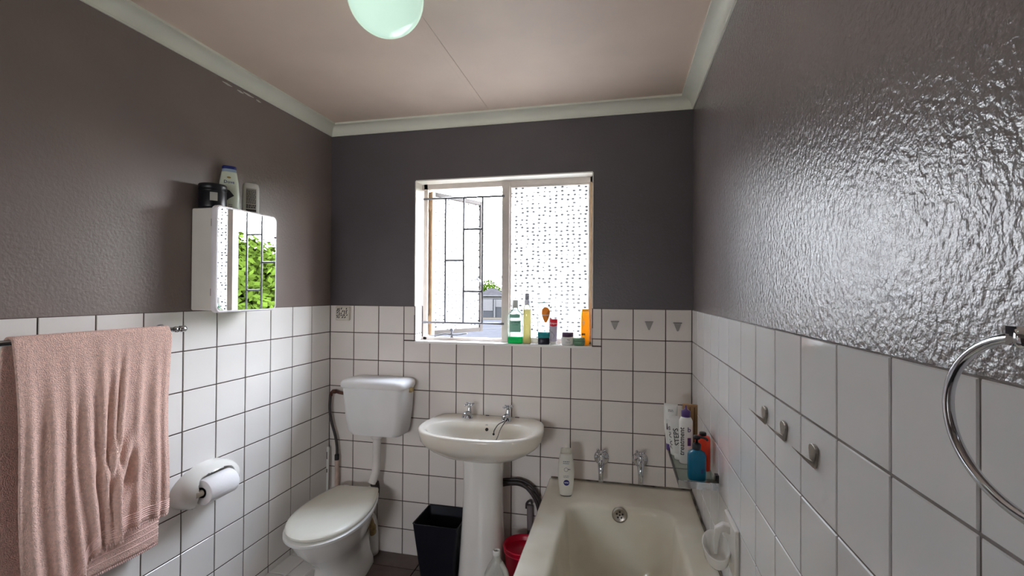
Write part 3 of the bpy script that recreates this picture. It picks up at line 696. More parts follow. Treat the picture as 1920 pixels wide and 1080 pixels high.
for z in (.07, .335):
    link('hinge', *box(0.094, 0.1015, -.153, -.147, z - .014, z + .014), copper, cab)
link('knob', *sph((0.026, .149, .31), .004, 8, 6), dark_metal, dr, True)
ZT = 1.37 + .393
# black candle jar
cj = empty('black_jar', (0.0488, -0.848, ZT + .001), R(58), label='squat black jar with small pale label on the cabinet', cat='jar')
v = lathe([(.044, 0), (.047, .004), (.0475, .01), (.0475, .066), (.046, .070), (.0485, .071), (.0485, .092), (.046, .096), (.001, .097)], 36)
link('jar_body', *v, black_p, cj, True)
decal('paper_label', v, patch(-.019, .006, .028, .060, 8, 3), mat('label_grey', (176, 174, 168), 0.7), cj)
dv = empty('shampoo_bottle', (0.030, -0.750, ZT), R(50), label='tall white bottle with blue cap, the tallest on the cabinet', cat='bottle', group='bottles on the mirror cabinet')
v = body([(0, .036, .020, 2.6), (.004, .0385, .022, 2.6), (.07, .0385, .023, 2.4), (.13, .034, .021, 2.4), (.166, .028, .0185, 2.4), (.172, .027, .018, 2.4)])
link('bottle_body', *v, mat('pearl_plastic', (206, 214, 196), 0.3), dv, True)
link('collar', *body([(.172, .0265, .018, 2.4), (.184, .0255, .0175, 2.4)]), mat('pale_blue', (150, 170, 196), 0.3), dv, True)
link('bottle_cap', *body([(.184, .0262, .018, 2.6), (.193, .026, .018, 2.6), (.196, .024, .016, 2.6)]), navy, dv, True)
lettering(v, 'Dove', .0175, -.002, .128, navy, dv)
decal('gold_emblem', v, disc(-.003, .147, .0075, .004, 14, 2), gold_ink, dv)
tri = ([(-.016, 0, .10), (.000, 0, .093), (.016, 0, .073), (-.002, 0, .060), (-.016, 0, .045), (-.002, 0, .078), (-.016, 0, .078)], [[0, 1, 5, 6], [1, 2, 5], [5, 2, 3], [6, 5, 3, 4]])
decal('dark_flash', v, tri, ink, dv, .0012)
lines(v, -.004, .012, (.026, .034), .003, grey_ink, dv)
wb = empty('conditioner_bottle', (0.047, -0.652, ZT), R(52), label='short white flip-cap bottle with printed back label on the cabinet', cat='bottle', group='bottles on the mirror cabinet')
v = body([(0, .031, .018, 3), (.004, .033, .020, 3), (.10, .033, .0205, 3), (.13, .0325, .020, 3), (.143, .0285, .017, 3), (.147, .022, .012, 3)])
link('bottle_body', *v, mat('grey_white_plastic', (196, 194, 188), 0.35), wb, True)
decal('printed_label', v, patch(-.021, .018, .022, .122, 6, 6), mat('label_beige', (150, 146, 136), 0.5), wb)
lines(v, -.020, .017, [.058 + .006 * k for k in range(10)], .003, ink, wb, seed=3)
decal('dark_band', v, patch(-.021, .018, .024, .032, 6, 2), ink, wb, .0013)
lines(v, -.020, .017, (.038, .046), .006, ink, wb, seed=5)

# ------------------------------------------------------------------ towel rail and towel
rail = empty('towel_rail', (0.07, -1.28, 1.308), label='chrome towel rail on the left wall carrying the pink towel', cat='towel rail')
link('rail_bar', *tube([(0, -.34, 0), (0, .285, 0)], 0.0078, 16), chrome, rail, True)
for y in (-.315, .262):
    link('wall_mount', *J(lathe([(.017, -.070), (.017, -.064), (.009, -.058), (.008, -.012), (.0105, .0), (.0105, .008)], 16, (0, y, 0), 'x')), chrome, rail, True)
for y0, y1 in ((.278, .300), (-.362, -.34)):
    link('end_cap', *lathe([(.0085, y0 - .004), (.0115, y0), (.0115, y1 - .002), (.010, y1)], 16, (0, 0, 0), 'y'), chrome, rail, True)

def towel():
    Y0, Y1 = -1.485, -1.052
    nu = 150
    rnd = random.Random(3)
    segs = []           # (v, part) v runs over the length
    nb, nt_, nf = 70, 12, 110
    folds = [(.06, .010, .022, .00), (.17, .014, .030, .02), (.27, .009, .018, .05), (.36, .012, .03, .06), (.48, .016, .026, .01), (.58, .015, .022, -.05), (.66, .017, .022, -.12), (.77, .010, .030, -.06), (.88, .010, .03, .0), (.96, .006, .02, .0)]
    def fold(u, t):
        d = 0
        for c, a, w, sl in folds:
            cc = c + sl * t; d += a * math.exp(-((u - cc) / w) ** 2)
        return d
    def lines_at(u):
        y = Y0 + (Y1 - Y0) * u
        # back layer: from hem up to the rail
        zb = 0.574 - 0.006 * (1 - u); q0 = min(1, max(0, (.45 - u) / .30)); zf = 0.694 - 0.008 * (1 - u) - 0.135 * q0 * q0 * (3 - 2 * q0) + .004 * math.sin(11 * u)
        pts = []
        for k in range(nb):
            t = k / nb; z = zb + (1.300 - zb) * t
            x = 0.040 + 0.014 * t * t + 0.006 * math.sin(u * 9 + 3 * t) * (1 - t)
            yy = y - 0.010 * (1 - t) * (1 - u) + 0.004 * math.sin(5 * t)
            pts.append((x, yy, z))
        for k in range(nt_):
            a = PI - PI * k / (nt_ - 1); pts.append((0.07 + 0.0145 * math.cos(a), y, 1.308 + 0.0135 * math.sin(a)))
        for k in range(1, nf + 1):
            t = k / nf; z = 1.300 + (zf - 1.300) * t
            g = min(1, t * 3.2) ** 0.8
            edge = 0.022 * (1 - u) ** 2 * t
            x = 0.0865 + 0.010 * t + edge + g * (fold(u, t) * (0.55 + 0.7 * t)) + 0.0016 * math.sin(27 * u + 6 * t)
            # diagonal creases gathered low on the front
            q = (u - .60) * .43 + (t - .72) * .22
            x += 0.012 * math.exp(-((t - .66) / .13) ** 2) * math.exp(-((u - .62) / .13) ** 2) * math.cos(q * 120)
            
            yy = y + 0.012 * t * (1 - u) * 1.5 - 0.012 * t * u + 0.004 * math.sin(7 * t + 2 * u)
            pts.append((x, yy, z))
        return pts
    cols = [lines_at(i / nu) for i in range(nu + 1)]
    return cols, nb, nt_, nf
cols, nb, nt_, nf = towel()
tw = empty('bath_towel', (0.07, -1.27, 1.308), label='dusty pink terry bath towel folded over the chrome rail', cat='towel')
V = [(x - .07, y + 1.27, z - 1.308) for c in cols for x, y, z in c]; m_ = len(cols[0])
F = [[i * m_ + j, (i + 1) * m_ + j, (i + 1) * m_ + j + 1, i * m_ + j + 1] for i in range(len(cols) - 1) for j in range(m_ - 1)]
tb = link('towel_cloth', V, F, towel_m, tw, True)
so = tb.modifiers.new('thickness', 'SOLIDIFY'); so.thickness = 0.0055; so.offset = 0.0
def hem(j0, j1, sgn):
    parts = []
    for q in range(5):
        a = j0 + (j1 - j0) * q / 5; b = a + (j1 - j0) / 5 * .72
        pl_ = []
        for i in range(0, len(cols), 3):
            def at(f):
                k = int(f); w = f - k; p0, p1 = Vector(cols[i][k]), Vector(cols[i][min(k + 1, m_ - 1)]); return p0.lerp(p1, w)
            c = (at(a) + at(b)) / 2; pl_.append((c.x - .07 + sgn * 0.0028, c.y + 1.27, c.z - 1.308))
        parts.append(tube(pl_, 0.0022, 6))
    return J(*parts)
link('hem_band', *hem(nb + nt_ + nf - 9, nb + nt_ + nf - 3, 1), hem_m, tw, True)
link('hem_band', *hem(2, 12, 1), hem_m, tw, True)
def fringe(j):
    parts = []
    for i in range(1, len(cols) - 1, 2):
        p = Vector(cols[i][j]); q = Vector(cols[i + 1][j]); d = (q - p)
        a = p - Vector((.07, -1.27, 1.308)); parts.append(tube([a, a + Vector((0.002, 0, -0.006)), a + Vector((0.0005, 0, -0.0095))], [0.0026, 0.0024, 0.001], 5))
    return J(*parts)
for j in (m_ - 1, 0):
    o = link('fringe', *fringe(j), hem_m, tw, True); o['kind'] = 'stuff'

# ------------------------------------------------------------------ toilet roll holder and roll
TPY, TPZ = -0.828, 0.686
th = empty('toilet_roll_holder', (0.0, TPY, TPZ), label='rounded white ceramic toilet roll holder on the left wall tiles', cat='toilet roll holder')
def holder():
    V = [(0.074, 0, 0)]; nr, na = 34, 72; F = []
    A, B = 0.147, 0.083
    def hgt(y, z, rr):
        h = 0.084 * max(0, 1 - rr ** 3.6) ** 0.5
        # recess for the roll
        a = abs((y + .006) / .079) ** 4 + abs((z + .006) / .060) ** 4
        f = min(1, max(0, (a - .92) / .30)); f = f * f * (3 - 2 * f)
        if z < 0 and -.079 < y < .068: f = min(f, max(0, 1 - (-z) / .03))
        return 0.012 * (1 - f) + h * f if h > 0.012 else h
    for k in range(1, nr + 1):
        rr = k / nr
        for j in range(na):
            a = 2 * PI * j / na; y, z = A * rr * math.cos(a), B * rr * math.sin(a)
            # slightly tilted oval
            V.append((hgt(y, z, rr), y, z + .03 * y))
    V[0] = (hgt(0, 0, 0), 0, 0)
    for j in range(na): F.append([0, 1 + j, 1 + (j + 1) % na])
    for k in range(nr - 1):
        for j in range(na):
            a, b = 1 + k * na + j, 1 + k * na + (j + 1) % na; F.append([a, a + na, b + na, b])
    return V, F
smooth_angle(link('holder_shell', *holder(), ceramic, th), 60)
link('spindle', *J(tube([(0.068, -.100, -.004), (0.068, .070, -.004)], 0.0115, 14)), mat('spindle_plastic', (196, 186, 170), 0.4), th, True)
tr = empty('toilet_roll', (0.068, TPY - .006, TPZ - .004), label='white toilet paper roll on the holder spindle', cat='toilet roll')
link('paper', *lathe([(.0205, -.066), (.046, -.066), (.0475, -.064), (.0475, .064), (.046, .066), (.0205, .066), (.0205, -.066)], 40, (0, 0, 0), 'y'), paper_m, tr, True)
smooth_angle(tr.children[0], 40)
link('cardboard_core', *lathe([(.0205, -.0655), (.0185, -.0655), (.0185, .0655), (.0205, .0655)], 28, (0, 0, 0), 'y'), mat('cardboard', (120, 100, 84), 0.9), tr, True)

# ------------------------------------------------------------------ small things on the tiles
vb = empty('slotted_block', (0.085, -0.001, 1.322), label='small square off-white block with dark slots in the top corner tile', cat='air freshener')
bevel(link('block_body', *box(-.045, .045, -.016, .0, -.040, .040), mat('old_white', (206, 200, 188), 0.6, var=0.08, vscale=40), vb), 0.007, 3)
rnd = random.Random(11); parts = []
for j in range(5):
    for i in range(6):
        if rnd.random() < .15: continue
        x, z = -.029 + i * .0115 + rnd.uniform(-.002, .002), -.022 + j * .0120 + rnd.uniform(-.002, .002); l = rnd.uniform(.008, .0125); a = rnd.uniform(.7, 1.3)
        dx, dz = l * math.cos(a) / 2, l * math.sin(a) / 2
        b_ = box(-l / 2, l / 2, -.0168, -.0155, -.0025, .0025)
        parts.append(xf(b_, Matrix.Translation((x, 0, z)) @ Matrix.Rotation(-a, 4, 'Y')))
o = link('slot', *J(*parts), rubber, vb); o['kind'] = 'stuff'

def tri_hook(name, loc, rz, material, label, group):
    """adhesive hook: triangular plate on the wall (local -y is out) with a blade folded up and out from its tip"""
    t = empty(name, loc, rz, label, 'hook', group)
    def tri(s, y): return [(-.0165 * s, y, .010 * s), (-.0150 * s, y, .0165 * s), (-.008 * s, y, .0205 * s), (0, y, .0215 * s), (.008 * s, y, .0205 * s), (.0150 * s, y, .0165 * s), (.0165 * s, y, .010 * s), (.0130 * s, y, -.004 * s), (.005 * s, y, -.0195 * s), (-.005 * s, y, -.0195 * s), (-.0130 * s, y, -.004 * s)]
    bevel(link('hook_plate', *loft([tri(1, 0), tri(1, -.0055)]), material, t), 0.001, 2)
    bl = [[(-.006, -.002, -.0215), (.006, -.002, -.0215), (.0065, -.004, -.0085), (-.0065, -.004, -.0085)],
          [(-.0085, -.014, -.0105), (.0085, -.014, -.0105), (.0085, -.0165, -.0015), (-.0085, -.0165, -.0015)],
          [(-.010, -.026, .002), (.010, -.026, .002), (.010, -.0275, .0065), (-.010, -.0275, .0065)],
          [(-.010, -.034, .0115), (.010, -.034, .0115), (.010, -.0348, .0135), (-.010, -.0348, .0135)]]
    bevel(link('hook_blade', *loft(bl), material, t), 0.0007, 2)
    return t
for y, lb_ in ((-1.158, 'brushed metal adhesive hook on the right tiles, furthest from the towel ring'), (-1.291, 'brushed metal adhesive hook on the right tiles, middle of the three'), (-1.445, 'brushed metal adhesive hook on the right tiles, nearest to the towel ring')):
    tri_hook('adhesive_hook', (W - .0005, y, 1.160), R(-90), satin, lb_, 'metal hooks on the right wall')
hook_w = mat('grey_hook', (156, 152, 148), 0.4)
def flat_hook(x, z, lb_):
    t = empty('tile_hook', (x, -.0005, z), 0, lb_, 'hook', 'triangular hooks right of the window')
    bevel(link('hook_plate', *loft([[(-.017, 0, .016), (.017, 0, .016), (.003, 0, -.020), (-.003, 0, -.020)], [(-.017, -.003, .016), (.017, -.003, .016), (.003, -.003, -.020), (-.003, -.003, -.020)]]), hook_w, t), 0.0015, 2)
    link('hook_lip', *loft([[(-.020, -.002, .018), (.020, -.002, .018), (.020, -.002, .020), (-.020, -.002, .020)], [(-.019, -.011, .020), (.019, -.011, .020), (.019, -.011, .022), (-.019, -.011, .022)]]), mat('hook_edge', (112, 108, 106), 0.4), t)
flat_hook(1.582, 1.286, 'grey triangular tile hook closest to the window')
flat_hook(1.744, 1.287, 'grey triangular tile hook second from the window')
flat_hook(1.876, 1.284, 'grey triangular tile hook nearest the right corner')

# towel ring
ring = empty('towel_ring', (W - .05, -1.965, 1.414), label='large chrome towel ring on the right wall', cat='towel ring')
RR = 0.0655
pts = [(0.0, math.sin(a) * .090, -.064 + math.cos(a) * .066) for a in [2 * PI * k / 64 for k in range(65)]]
link('ring', *tube(pts, 0.0042, 12, False), chrome, ring, True)
link('ring_mount', *J(lathe([(.020, .0535), (.020, .047), (.012, .040), (.009, .012), (.0085, -.006), (.006, -.011)], 20, (0, 0, .002), 'x'), box(-.009, .009, -.012, .012, -.004, .010)), chrome, ring, True)

# ------------------------------------------------------------------ soap dish
sd = empty('soap_dish', (W + .0, -0.845, 0.694), label='white ceramic soap dish fixed to the right wall above the bath', cat='soap dish')
bevel(link('back_plate', *J(box(-.014, 0.0, -.073, .073, -.074, .074)), ceramic, sd), 0.006, 3)
def cup():
    rings = []; n = 28
    prof = [(0.25, -.046), (.62, -.042), (.88, -.026), (1.0, .0), (1.0, .004), (.93, .004), (.80, -.020), (.55, -.034), (.2, -.037)]
    for s, z in prof:
        ring_ = []
        for k in range(n):
            a = 2 * PI * k / n; yy = .052 * s * math.cos(a); xx = -.050 + .040 * s * math.sin(a)
            dz = (.022 * math.cos(a) if True else 0) * s
            ring_.append((xx, yy, z - .012 + dz))
        rings.append(ring_)
    return loft(rings)
smooth_angle(link('cup', *cup(), ceramic, sd), 60)
gr_ = []
for x, z, w_, t_ in ((-.010, .044, .030, .012), (-.030, .050, .026, .012), (-.046, .040, .022, .011), (-.050, .018, .018, .009), (-.052, -.012, .014, .007), (-.052, -.035, .010, .006)):
    gr_.append((x, z, w_, t_))
rings = []
for i, (x, z, w_, t_) in enumerate(gr_):
    x2, z2 = gr_[min(i + 1, 5)][:2]; x1, z1 = gr_[max(i - 1, 0)][:2]; d = Vector((x2 - x1, z2 - z1)).normalized(); n_ = Vector((-d.y, d.x)) * t_
    rings.append([(x + n_.x, -w_ / 2, z + n_.y), (x + n_.x, w_ / 2, z + n_.y), (x - n_.x, w_ / 2, z - n_.y), (x - n_.x, -w_ / 2, z - n_.y)])
smooth_angle(bevel(link('grip_arch', *loft(rings), ceramic, sd), 0.004, 3), 50)

# ------------------------------------------------------------------ corner glass shelf and bottles
SX0, SX1, SY0, SY1, SZ = 1.806, 1.932, -0.675, -0.262, 0.80
sh = empty('glass_shelf', ((SX0 + SX1) / 2, (SY0 + SY1) / 2, SZ), label='narrow glass shelf with chrome rail on the right wall above the bath', cat='shelf')
hx, hy = (SX1 - SX0) / 2, (SY1 - SY0) / 2
bevel(link('glass_plate', *box(-hx, hx, -hy, hy, -.006, 0.0), shelf_glass, sh), 0.0015, 2)
link('front_rail', *J(box(-hx - .004, hx, -hy - .005, -hy - .0005, -.016, .008)), chrome, sh)
link('side_rail', *J(box(-hx - .004, -hx - .0005, -hy - .0005, hy, -.012, .004)), dark_metal, sh)
for y in (-hy + .06, hy - .06):
    link('bracket', *J(box(hx - .028, hx + .0095, y - .010, y + .010, -.018, -.0065), box(hx - .002, hx + .0095, y - .012, y + .012, -.020, .016)), dark_metal, sh)
def face(x, y): return math.atan2(1.603 - x, 2.374 + y)
# blue pump bottle
bl = empty('pump_bottle', (1.868, -0.628, SZ), face(1.868, -.628) + R(6), label='blue pump bottle at the front end of the glass shelf', cat='bottle', group='bottles on the glass shelf')
v = body([(0, .0270, .022, 4), (.004, .029, .024, 4), (.085, .030, .024, 4), (.092, .0275, .022, 3.4), (.099, .017, .015, 2.4), (.104, .0125, .0125, 2)], 32)
link('bottle_body', *v, blue_gel, bl, True)
link('pump_collar', *lathe([(.014, .103), (.0145, .105), (.0145, .121), (.011, .124), (.005, .125)], 18), black_p, bl, True)
link('pump_head', *J(lathe([(.0045, .124), (.0045, .138), (.011, .139), (.0125, .143), (.0115, .150), (.001, .151)], 16), tube(spline([(0, 0, .146), (.016, -.006, .147), (.030, -.010, .144), (.034, -.012, .138)], 8), .0042, 8)), black_p, bl, True)
lettering(v, 'sea', .012, .014, .035, navy, bl, vertical=True)
# red bottle
rd = empty('soap_bottle', (1.904, -0.530, SZ), face(1.904, -.530) + R(-8), label='flat orange-red bottle behind the blue pump bottle', cat='bottle', group='bottles on the glass shelf')
v = body([(0, .024, .018, 4), (.004, .026, .020, 4), (.110, .026, .020, 4), (.122, .022, .017, 3.4), (.125, .016, .012, 3)], 32)
link('bottle_body', *v, mat('coral_plastic', (232, 66, 38), 0.3), rd, True)
link('bottle_cap', *lathe([(.0125, .124), (.0125, .134), (.010, .137), (.001, .138)], 16), black_p, rd, True)
# white bottle with purple nozzle
wp = empty('nozzle_bottle', (1.853, -0.470, SZ), face(1.853, -.47), label='white bottle with purple nozzle cap standing behind the blue bottle', cat='bottle', group='bottles on the glass shelf')
v = body([(0, .022, .020, 2.4), (.004, .0245, .022, 2.4), (.160, .0245, .022, 2.3), (.172, .019, .019, 2), (.175, .0145, .0145, 2)], 32)
link('bottle_body', *v, plastic_w, wp, True)
link('nozzle_cap', *lathe([(.0165, .175), (.0165, .196), (.012, .200), (.005, .203), (.0035, .214), (.002, .218)], 18), purple_p, wp, True)
lettering(v, 'treatment', .026, -.014, .085, ink, wp, vertical=True)
lettering(v, 'b', .026, .012, .130, purple_p, wp)
decal('purple_print', v, patch(.006, .018, .070, .100, 4, 3), purple_p, wp)
# tubes
def sq_tube(loc, rz, hw, hh, label, txt, capm, inv=True, tilt=0, lt=None):
    t = empty('squeeze_tube', loc, rz, label, 'tube', 'tubes at the back of the glass shelf'); t.rotation_euler = (0, tilt, rz)
    v = body([(.026, .0175, .0165, 2), (.032, .0185, .0175, 2), (hh * .55, hw, .013, 2.4), (hh - .012, hw * 1.04, .0035, 5), (hh, hw * 1.05, .0018, 6)], 32)
    link('tube_body', *v, plastic_w, t, True)
    link('tube_cap', *lathe([(.0165, 0), (.0175, .002), (.0175, .026), (.010, .027)], 18), capm, t, True)
    return t, v
t1, v = sq_tube((1.812, -0.330, SZ), face(1.812, -.33), .026, .190, 'white squeeze tube with flared crimped top, tallest on the glass shelf', '', purple_p)
decal('purple_band', v, patch(-.016, .016, .085, .110, 6, 3), plum_p, t1)
lines(v, -.010, .012, (.158, .163), .003, grey_ink, t1, seed=8)
t2, v = sq_tube((1.834, -0.432, SZ), face(1.834, -.432) + R(4), .0185, .165, 'white tube with large dark vertical lettering beside the shelf rail', '', plastic_w, tilt=R(-7))
lettering(v, 'STEPS', .026, .000, .088, ink, t2, vertical=True)
t3, v = sq_tube((1.824, -0.382, SZ), face(1.824, -.382), .017, .140, 'white tube half hidden behind the lettered tube', '', plastic_w, tilt=R(-6))
lettering(v, 'COLOUR', .022, -.006, .07, ink, t3, vertical=True)
# kraft comb packet at the back
kb = empty('kraft_packet', (1.888, -0.345, SZ), face(1.888, -.345), label='brown cardboard packet leaning behind the purple capped bottle', cat='packet')
bevel(link('card_box', *box(-.032, .026, -.008, .008, 0, .195), mat('kraft_card', (150, 118, 82), 0.8, var=0.15, vscale=30), kb), 0.002, 1)
link('card_fold', *J(box(-.004, -.001, -.010, -.0075, .01, .185), box(.012, .016, -.010, -.0075, .01, .185)), mat('dark_card', (96, 66, 44), 0.8), kb)

# lotion bottle on the bath rim
nv = empty('lotion_bottle', (1.364, -0.178, RIM - .0065), face(1.364, -.178), label='white lotion bottle with round blue logo on the bath rim', cat='bottle')
v = body([(.004, .026, .017, 2.4), (.010, .029, .019, 2.4), (.05, .034, .021, 2.3), (.10, .0385, .022, 2.3), (.15, .036, .021, 2.3), (.185, .030, .018, 2.4), (.196, .0275, .017, 2.6)], 40)
link('bottle_body', *v, mat('ivory_plastic', (214, 212, 202), 0.35), nv, True)
link('bottle_cap', *body([(.196, .0272, .0168, 2.6), (.213, .0255, .016, 2.6), (.217, .023, .014, 2.8)]), mat('ivory_cap', (206, 202, 188), 0.4), nv, True)
link('base_ring', *body([(0, .025, .016, 2.4), (.004, .0265, .0175, 2.4)]), rubber, nv, True)
decal('round_logo', v, disc(.002, .066, .0135, .0135, 24, 3), navy, nv)
lettering(v, 'NIVEA', .0072, .002, .066, white_ink, nv, .0014)
lines(v, -.012, .014, (.090, .096), .0026, grey_ink, nv, seed=2)
lines(v, -.014, .016, (.152, .160), .004, mat('blue_grey_ink', (120, 130, 150), 0.5), nv, seed=4)
rg2 = [(.0 + math.cos(a) * .0095, 0, .126 + math.sin(a) * .0095) for a in [2 * PI * k / 24 for k in range(24)]]
rin = [(.0 + math.cos(a) * .0075, 0, .126 + math.sin(a) * .0075) for a in [2 * PI * k / 24 for k in range(24)]]
decal('ring_print', v, (rg2 + rin, [[k, (k + 1) % 24, 24 + (k + 1) % 24, 24 + k] for k in range(24)]), grey_ink, nv, .0012)
decal('leaf_print', v, ([(.008, 0, .130), (.020, 0, .128), (.021, 0, .126), (.010, 0, .126)], [[0, 1, 2, 3]]), ink, nv, .0012)

# ------------------------------------------------------------------ window sill toiletries
SZ0 = WZ0
def face_s(x, y=.035): return math.atan2(1.603 - x, 2.374 + y)
# mouthwash
mw = empty('mouthwash_bottle', (1.069, .042, SZ0), face_s(1.069), label='clear mouthwash bottle with a little green liquid on the sill', cat='bottle', group='toiletries on the window sill')
mr_ = [(0, .038, .024, 4), (.004, .0405, .027, 4), (.038, .041, .0275, 4), (.045, .039, .026, 4), (.052, .041, .0275, 4), (.135, .041, .0275, 4), (.150, .039, .026, 3.4), (.163, .030, .022, 2.6), (.172, .018, .017, 2), (.180, .0145, .0145, 2), (.186, .0145, .0145, 2)]
v = body(mr_, 40)
link('bottle_body', *v, clear_p, mw, True)
link('liquid', *body([(.0015, .0375, .0235, 4), (.004, .0395, .026, 4), (.034, .040, .0265, 4)], 40), green_liq, mw, True)
link('bottle_cap', *lathe([(.0165, .186), (.017, .188), (.0165, .224), (.015, .227), (.001, .227)], 20), mat('cap_grey', (196, 198, 192), 0.3), mw, True)
decal('front_label', v, patch(-.030, .028, .060, .120, 8, 5), mint, mw)
decal('neck_label', v, patch(-.030, .024, .134, .153, 8, 3), mint, mw)
lettering(v, 'LISTERINE', .0110, -.001, .110, ink, mw, sx_=.95)
lettering(v, 'COOL MINT', .0062, -.001, .098, mat('teal_ink', (30, 110, 90), 0.5), mw)
# spray bottle
sp = empty('spray_bottle', (1.133, .038, SZ0), face_s(1.133), label='slim clear spray bottle of straw coloured liquid on the sill', cat='bottle', group='toiletries on the window sill')
v = body([(0, .018, .018, 2), (.004, .0205, .0205, 2), (.09, .0205, .0205, 2), (.098, .019, .019, 2), (.106, .0205, .0205, 2), (.18, .020, .020, 2), (.196, .017, .017, 2), (.204, .012, .012, 2)], 28)
link('bottle_body', *v, clear_p, sp, True)
link('liquid', *body([(.002, .0175, .0175, 2), (.005, .0195, .0195, 2), (.09, .0195, .0195, 2), (.098, .018, .018, 2), (.106, .0195, .0195, 2), (.178, .019, .019, 2)], 28), straw_liq, sp, True)
link('spray_collar', *lathe([(.0135, .204), (.015, .206), (.015, .226), (.012, .229)], 18), mat('pale_lilac', (206, 206, 220), 0.3), sp, True)
link('spray_head', *J(lathe([(.0105, .229), (.0125, .232), (.0125, .258), (.010, .263), (.001, .264)], 18), tube([(.0, -.008, .250), (0, -.016, .250)], .0045, 8)), mat('spray_grey', (150, 152, 160), 0.3), sp, True)
# shower gel standing on its cap
mg = empty('shower_gel_bottle', (1.221, .040, SZ0), face_s(1.221), label='clear gel bottle with orange leaf print, black cap down on the sill', cat='bottle', group='toiletries on the window sill')
v = body([(.032, .030, .020, 3), (.040, .0315, .021, 3), (.12, .0335, .019, 3), (.195, .0345, .010, 4), (.217, .0345, .0035, 6)], 36)
link('bottle_body', *v, clear_p, mg, True)
link('gel', *body([(.033, .0290, .019, 3), (.040, .0305, .020, 3), (.062, .031, .0195, 3)], 36), teal, mg, True)
link('bottle_cap', *body([(0, .029, .019, 3), (.003, .0305, .0205, 3), (.030, .0305, .0205, 3), (.032, .029, .019, 3)], 32), mat('dark_cap', (34, 34, 48), 0.3), mg, True)
lf = [(.010 + .021 * math.sin(t) * (1 if True else 1) * (1 - .35 * math.cos(t)) * .95, 0, .152 + .040 * -math.cos(t)) for t in [2 * PI * k / 24 for k in range(24)]]
cx_ = (.008, 0, .152)
decal('leaf_print', v, ([cx_] + lf, [[0, 1 + k, 1 + (k + 1) % 24] for k in range(24)]), orange_p, mg)
lettering(v, 'MANGO', .0105, .008, .150, white_ink, mg, .0016)
lettering(v, 'ORIGINAL', .0100, .003, .096, ink, mg, .0012)
lettering(v, 'SOURCE', .0128, .003, .082, ink, mg, .0012)
decal('seal_print', v, disc(.026, .200, .0055, .0065, 14, 2), grey_ink, mg)
# red and plum tube
rt_ = empty('toothpaste_tube', (1.270, .048, SZ0), face_s(1.270), label='small upright tube with red top and plum print on the sill', cat='tube', group='toiletries on the window sill')
v = body([(.016, .0175, .014, 2.2), (.022, .0185, .0145, 2.2), (.08, .0205, .011, 3), (.130, .0215, .0022, 6)], 32)
link('tube_body', *v, mat('silver_lilac', (178, 172, 190), 0.3), rt_, True)
link('tube_cap', *lathe([(.0155, 0), (.0165, .002), (.0165, .015), (.012, .017)], 18), plastic_w, rt_, True)
capv = ([(-.022 + .044 * i / 10, 0, z) for z_ in (0, 1) for i in range(11) for z in [(.130 if z_ else .099 - .007 * math.sin(PI * i / 10))]], [[i, i + 1, 12 + i, 11 + i] for i in range(10)])
decal('red_print', v, capv, red_print, rt_)
lettering(v, 'Colgate', .0115, .0, .108, white_ink, rt_, .0016)
decal('plum_print', v, ([(-.0185, 0, .076), (-.008, 0, .066), (.006, 0, .044), (-.002, 0, .030), (-.014, 0, .024), (-.018, 0, .03)], [[0, 1, 5], [1, 2, 3, 4, 5]]), plum_p, rt_)
# jars
wj = empty('cream_jar', (1.346, .036, SZ0), face_s(1.346), label='round white cream jar with dark plum lid on the sill', cat='jar', group='toiletries on the window sill')
v = lathe([(.028, 0), (.031, .003), (.0325, .010), (.0325, .036), (.031, .041), (.027, .042)], 32)
link('jar_body', *v, plastic_w, wj, True)
link('jar_lid', *lathe([(.026, .042), (.0295, .0425), (.0295, .062), (.028, .065), (.001, .065)], 32), plum_p, wj, True)
lettering(v, 'Hey', .009, .003, .029, ink, wj, .0008); lines(v, -.010, .014, (.012, .018), .0022, grey_ink, wj)
gj = empty('balm_jar', (1.405, .022, SZ0), face_s(1.405), label='small green balm jar in front of the yellow bottle', cat='jar', group='toiletries on the window sill')
link('jar_body', *lathe([(.024, 0), (.028, .004), (.030, .012), (.030, .022), (.029, .026)], 28), mat('sage_green', (92, 132, 104), 0.4, var=0.1, vscale=50), gj, True)
link('jar_lid', *lathe([(.0285, .026), (.030, .027), (.029, .037), (.026, .040), (.001, .041)], 28), mat('sage_lid', (120, 156, 128), 0.4), gj, True)
yb = empty('sunscreen_bottle', (1.432, .060, SZ0), face_s(1.432) + R(10), label='tall amber yellow flat bottle at the right end of the sill', cat='bottle', group='toiletries on the window sill')
v = body([(0, .019, .014, 3), (.004, .0215, .016, 3), (.10, .0215, .016, 3), (.150, .0205, .014, 3), (.172, .019, .012, 3)], 32)
link('bottle_body', *v, amber_thin, yb, True)
link('bottle_cap', *xf(body([(.172, .0185, .0118, 3), (.182, .018, .0115, 3), (.184, .016, .010, 3)]), Matrix.Identity(4)), yellow_p, yb, True)
decal('brown_label', v, patch(-.019, -.002, .050, .060, 4, 2), mat('brown_ink', (84, 58, 40), 0.5), yb)
decal('pale_print', v, patch(-.016, -.004, .105, .125, 3, 2), mat('pale_orange', (250, 206, 120), 0.5), yb)

# small item on the near bath rim
rz_ = empty('razor', (1.893, -0.905, RIM - .004), R(20), label='small white handled razor with black head lying on the bath rim below the soap dish', cat='razor')
link('razor_handle', *tube([(0, .03, .008), (0, .0, .010), (.002, -.06, .008)], [.004, .005, .0055], 10), plastic_w, rz_, True)
bevel(link('razor_head', *box(-.020, .020, -.010, .006, 0.001, .010), black_p, rz_, False, (.004, -.066, 0)), .002, 2)

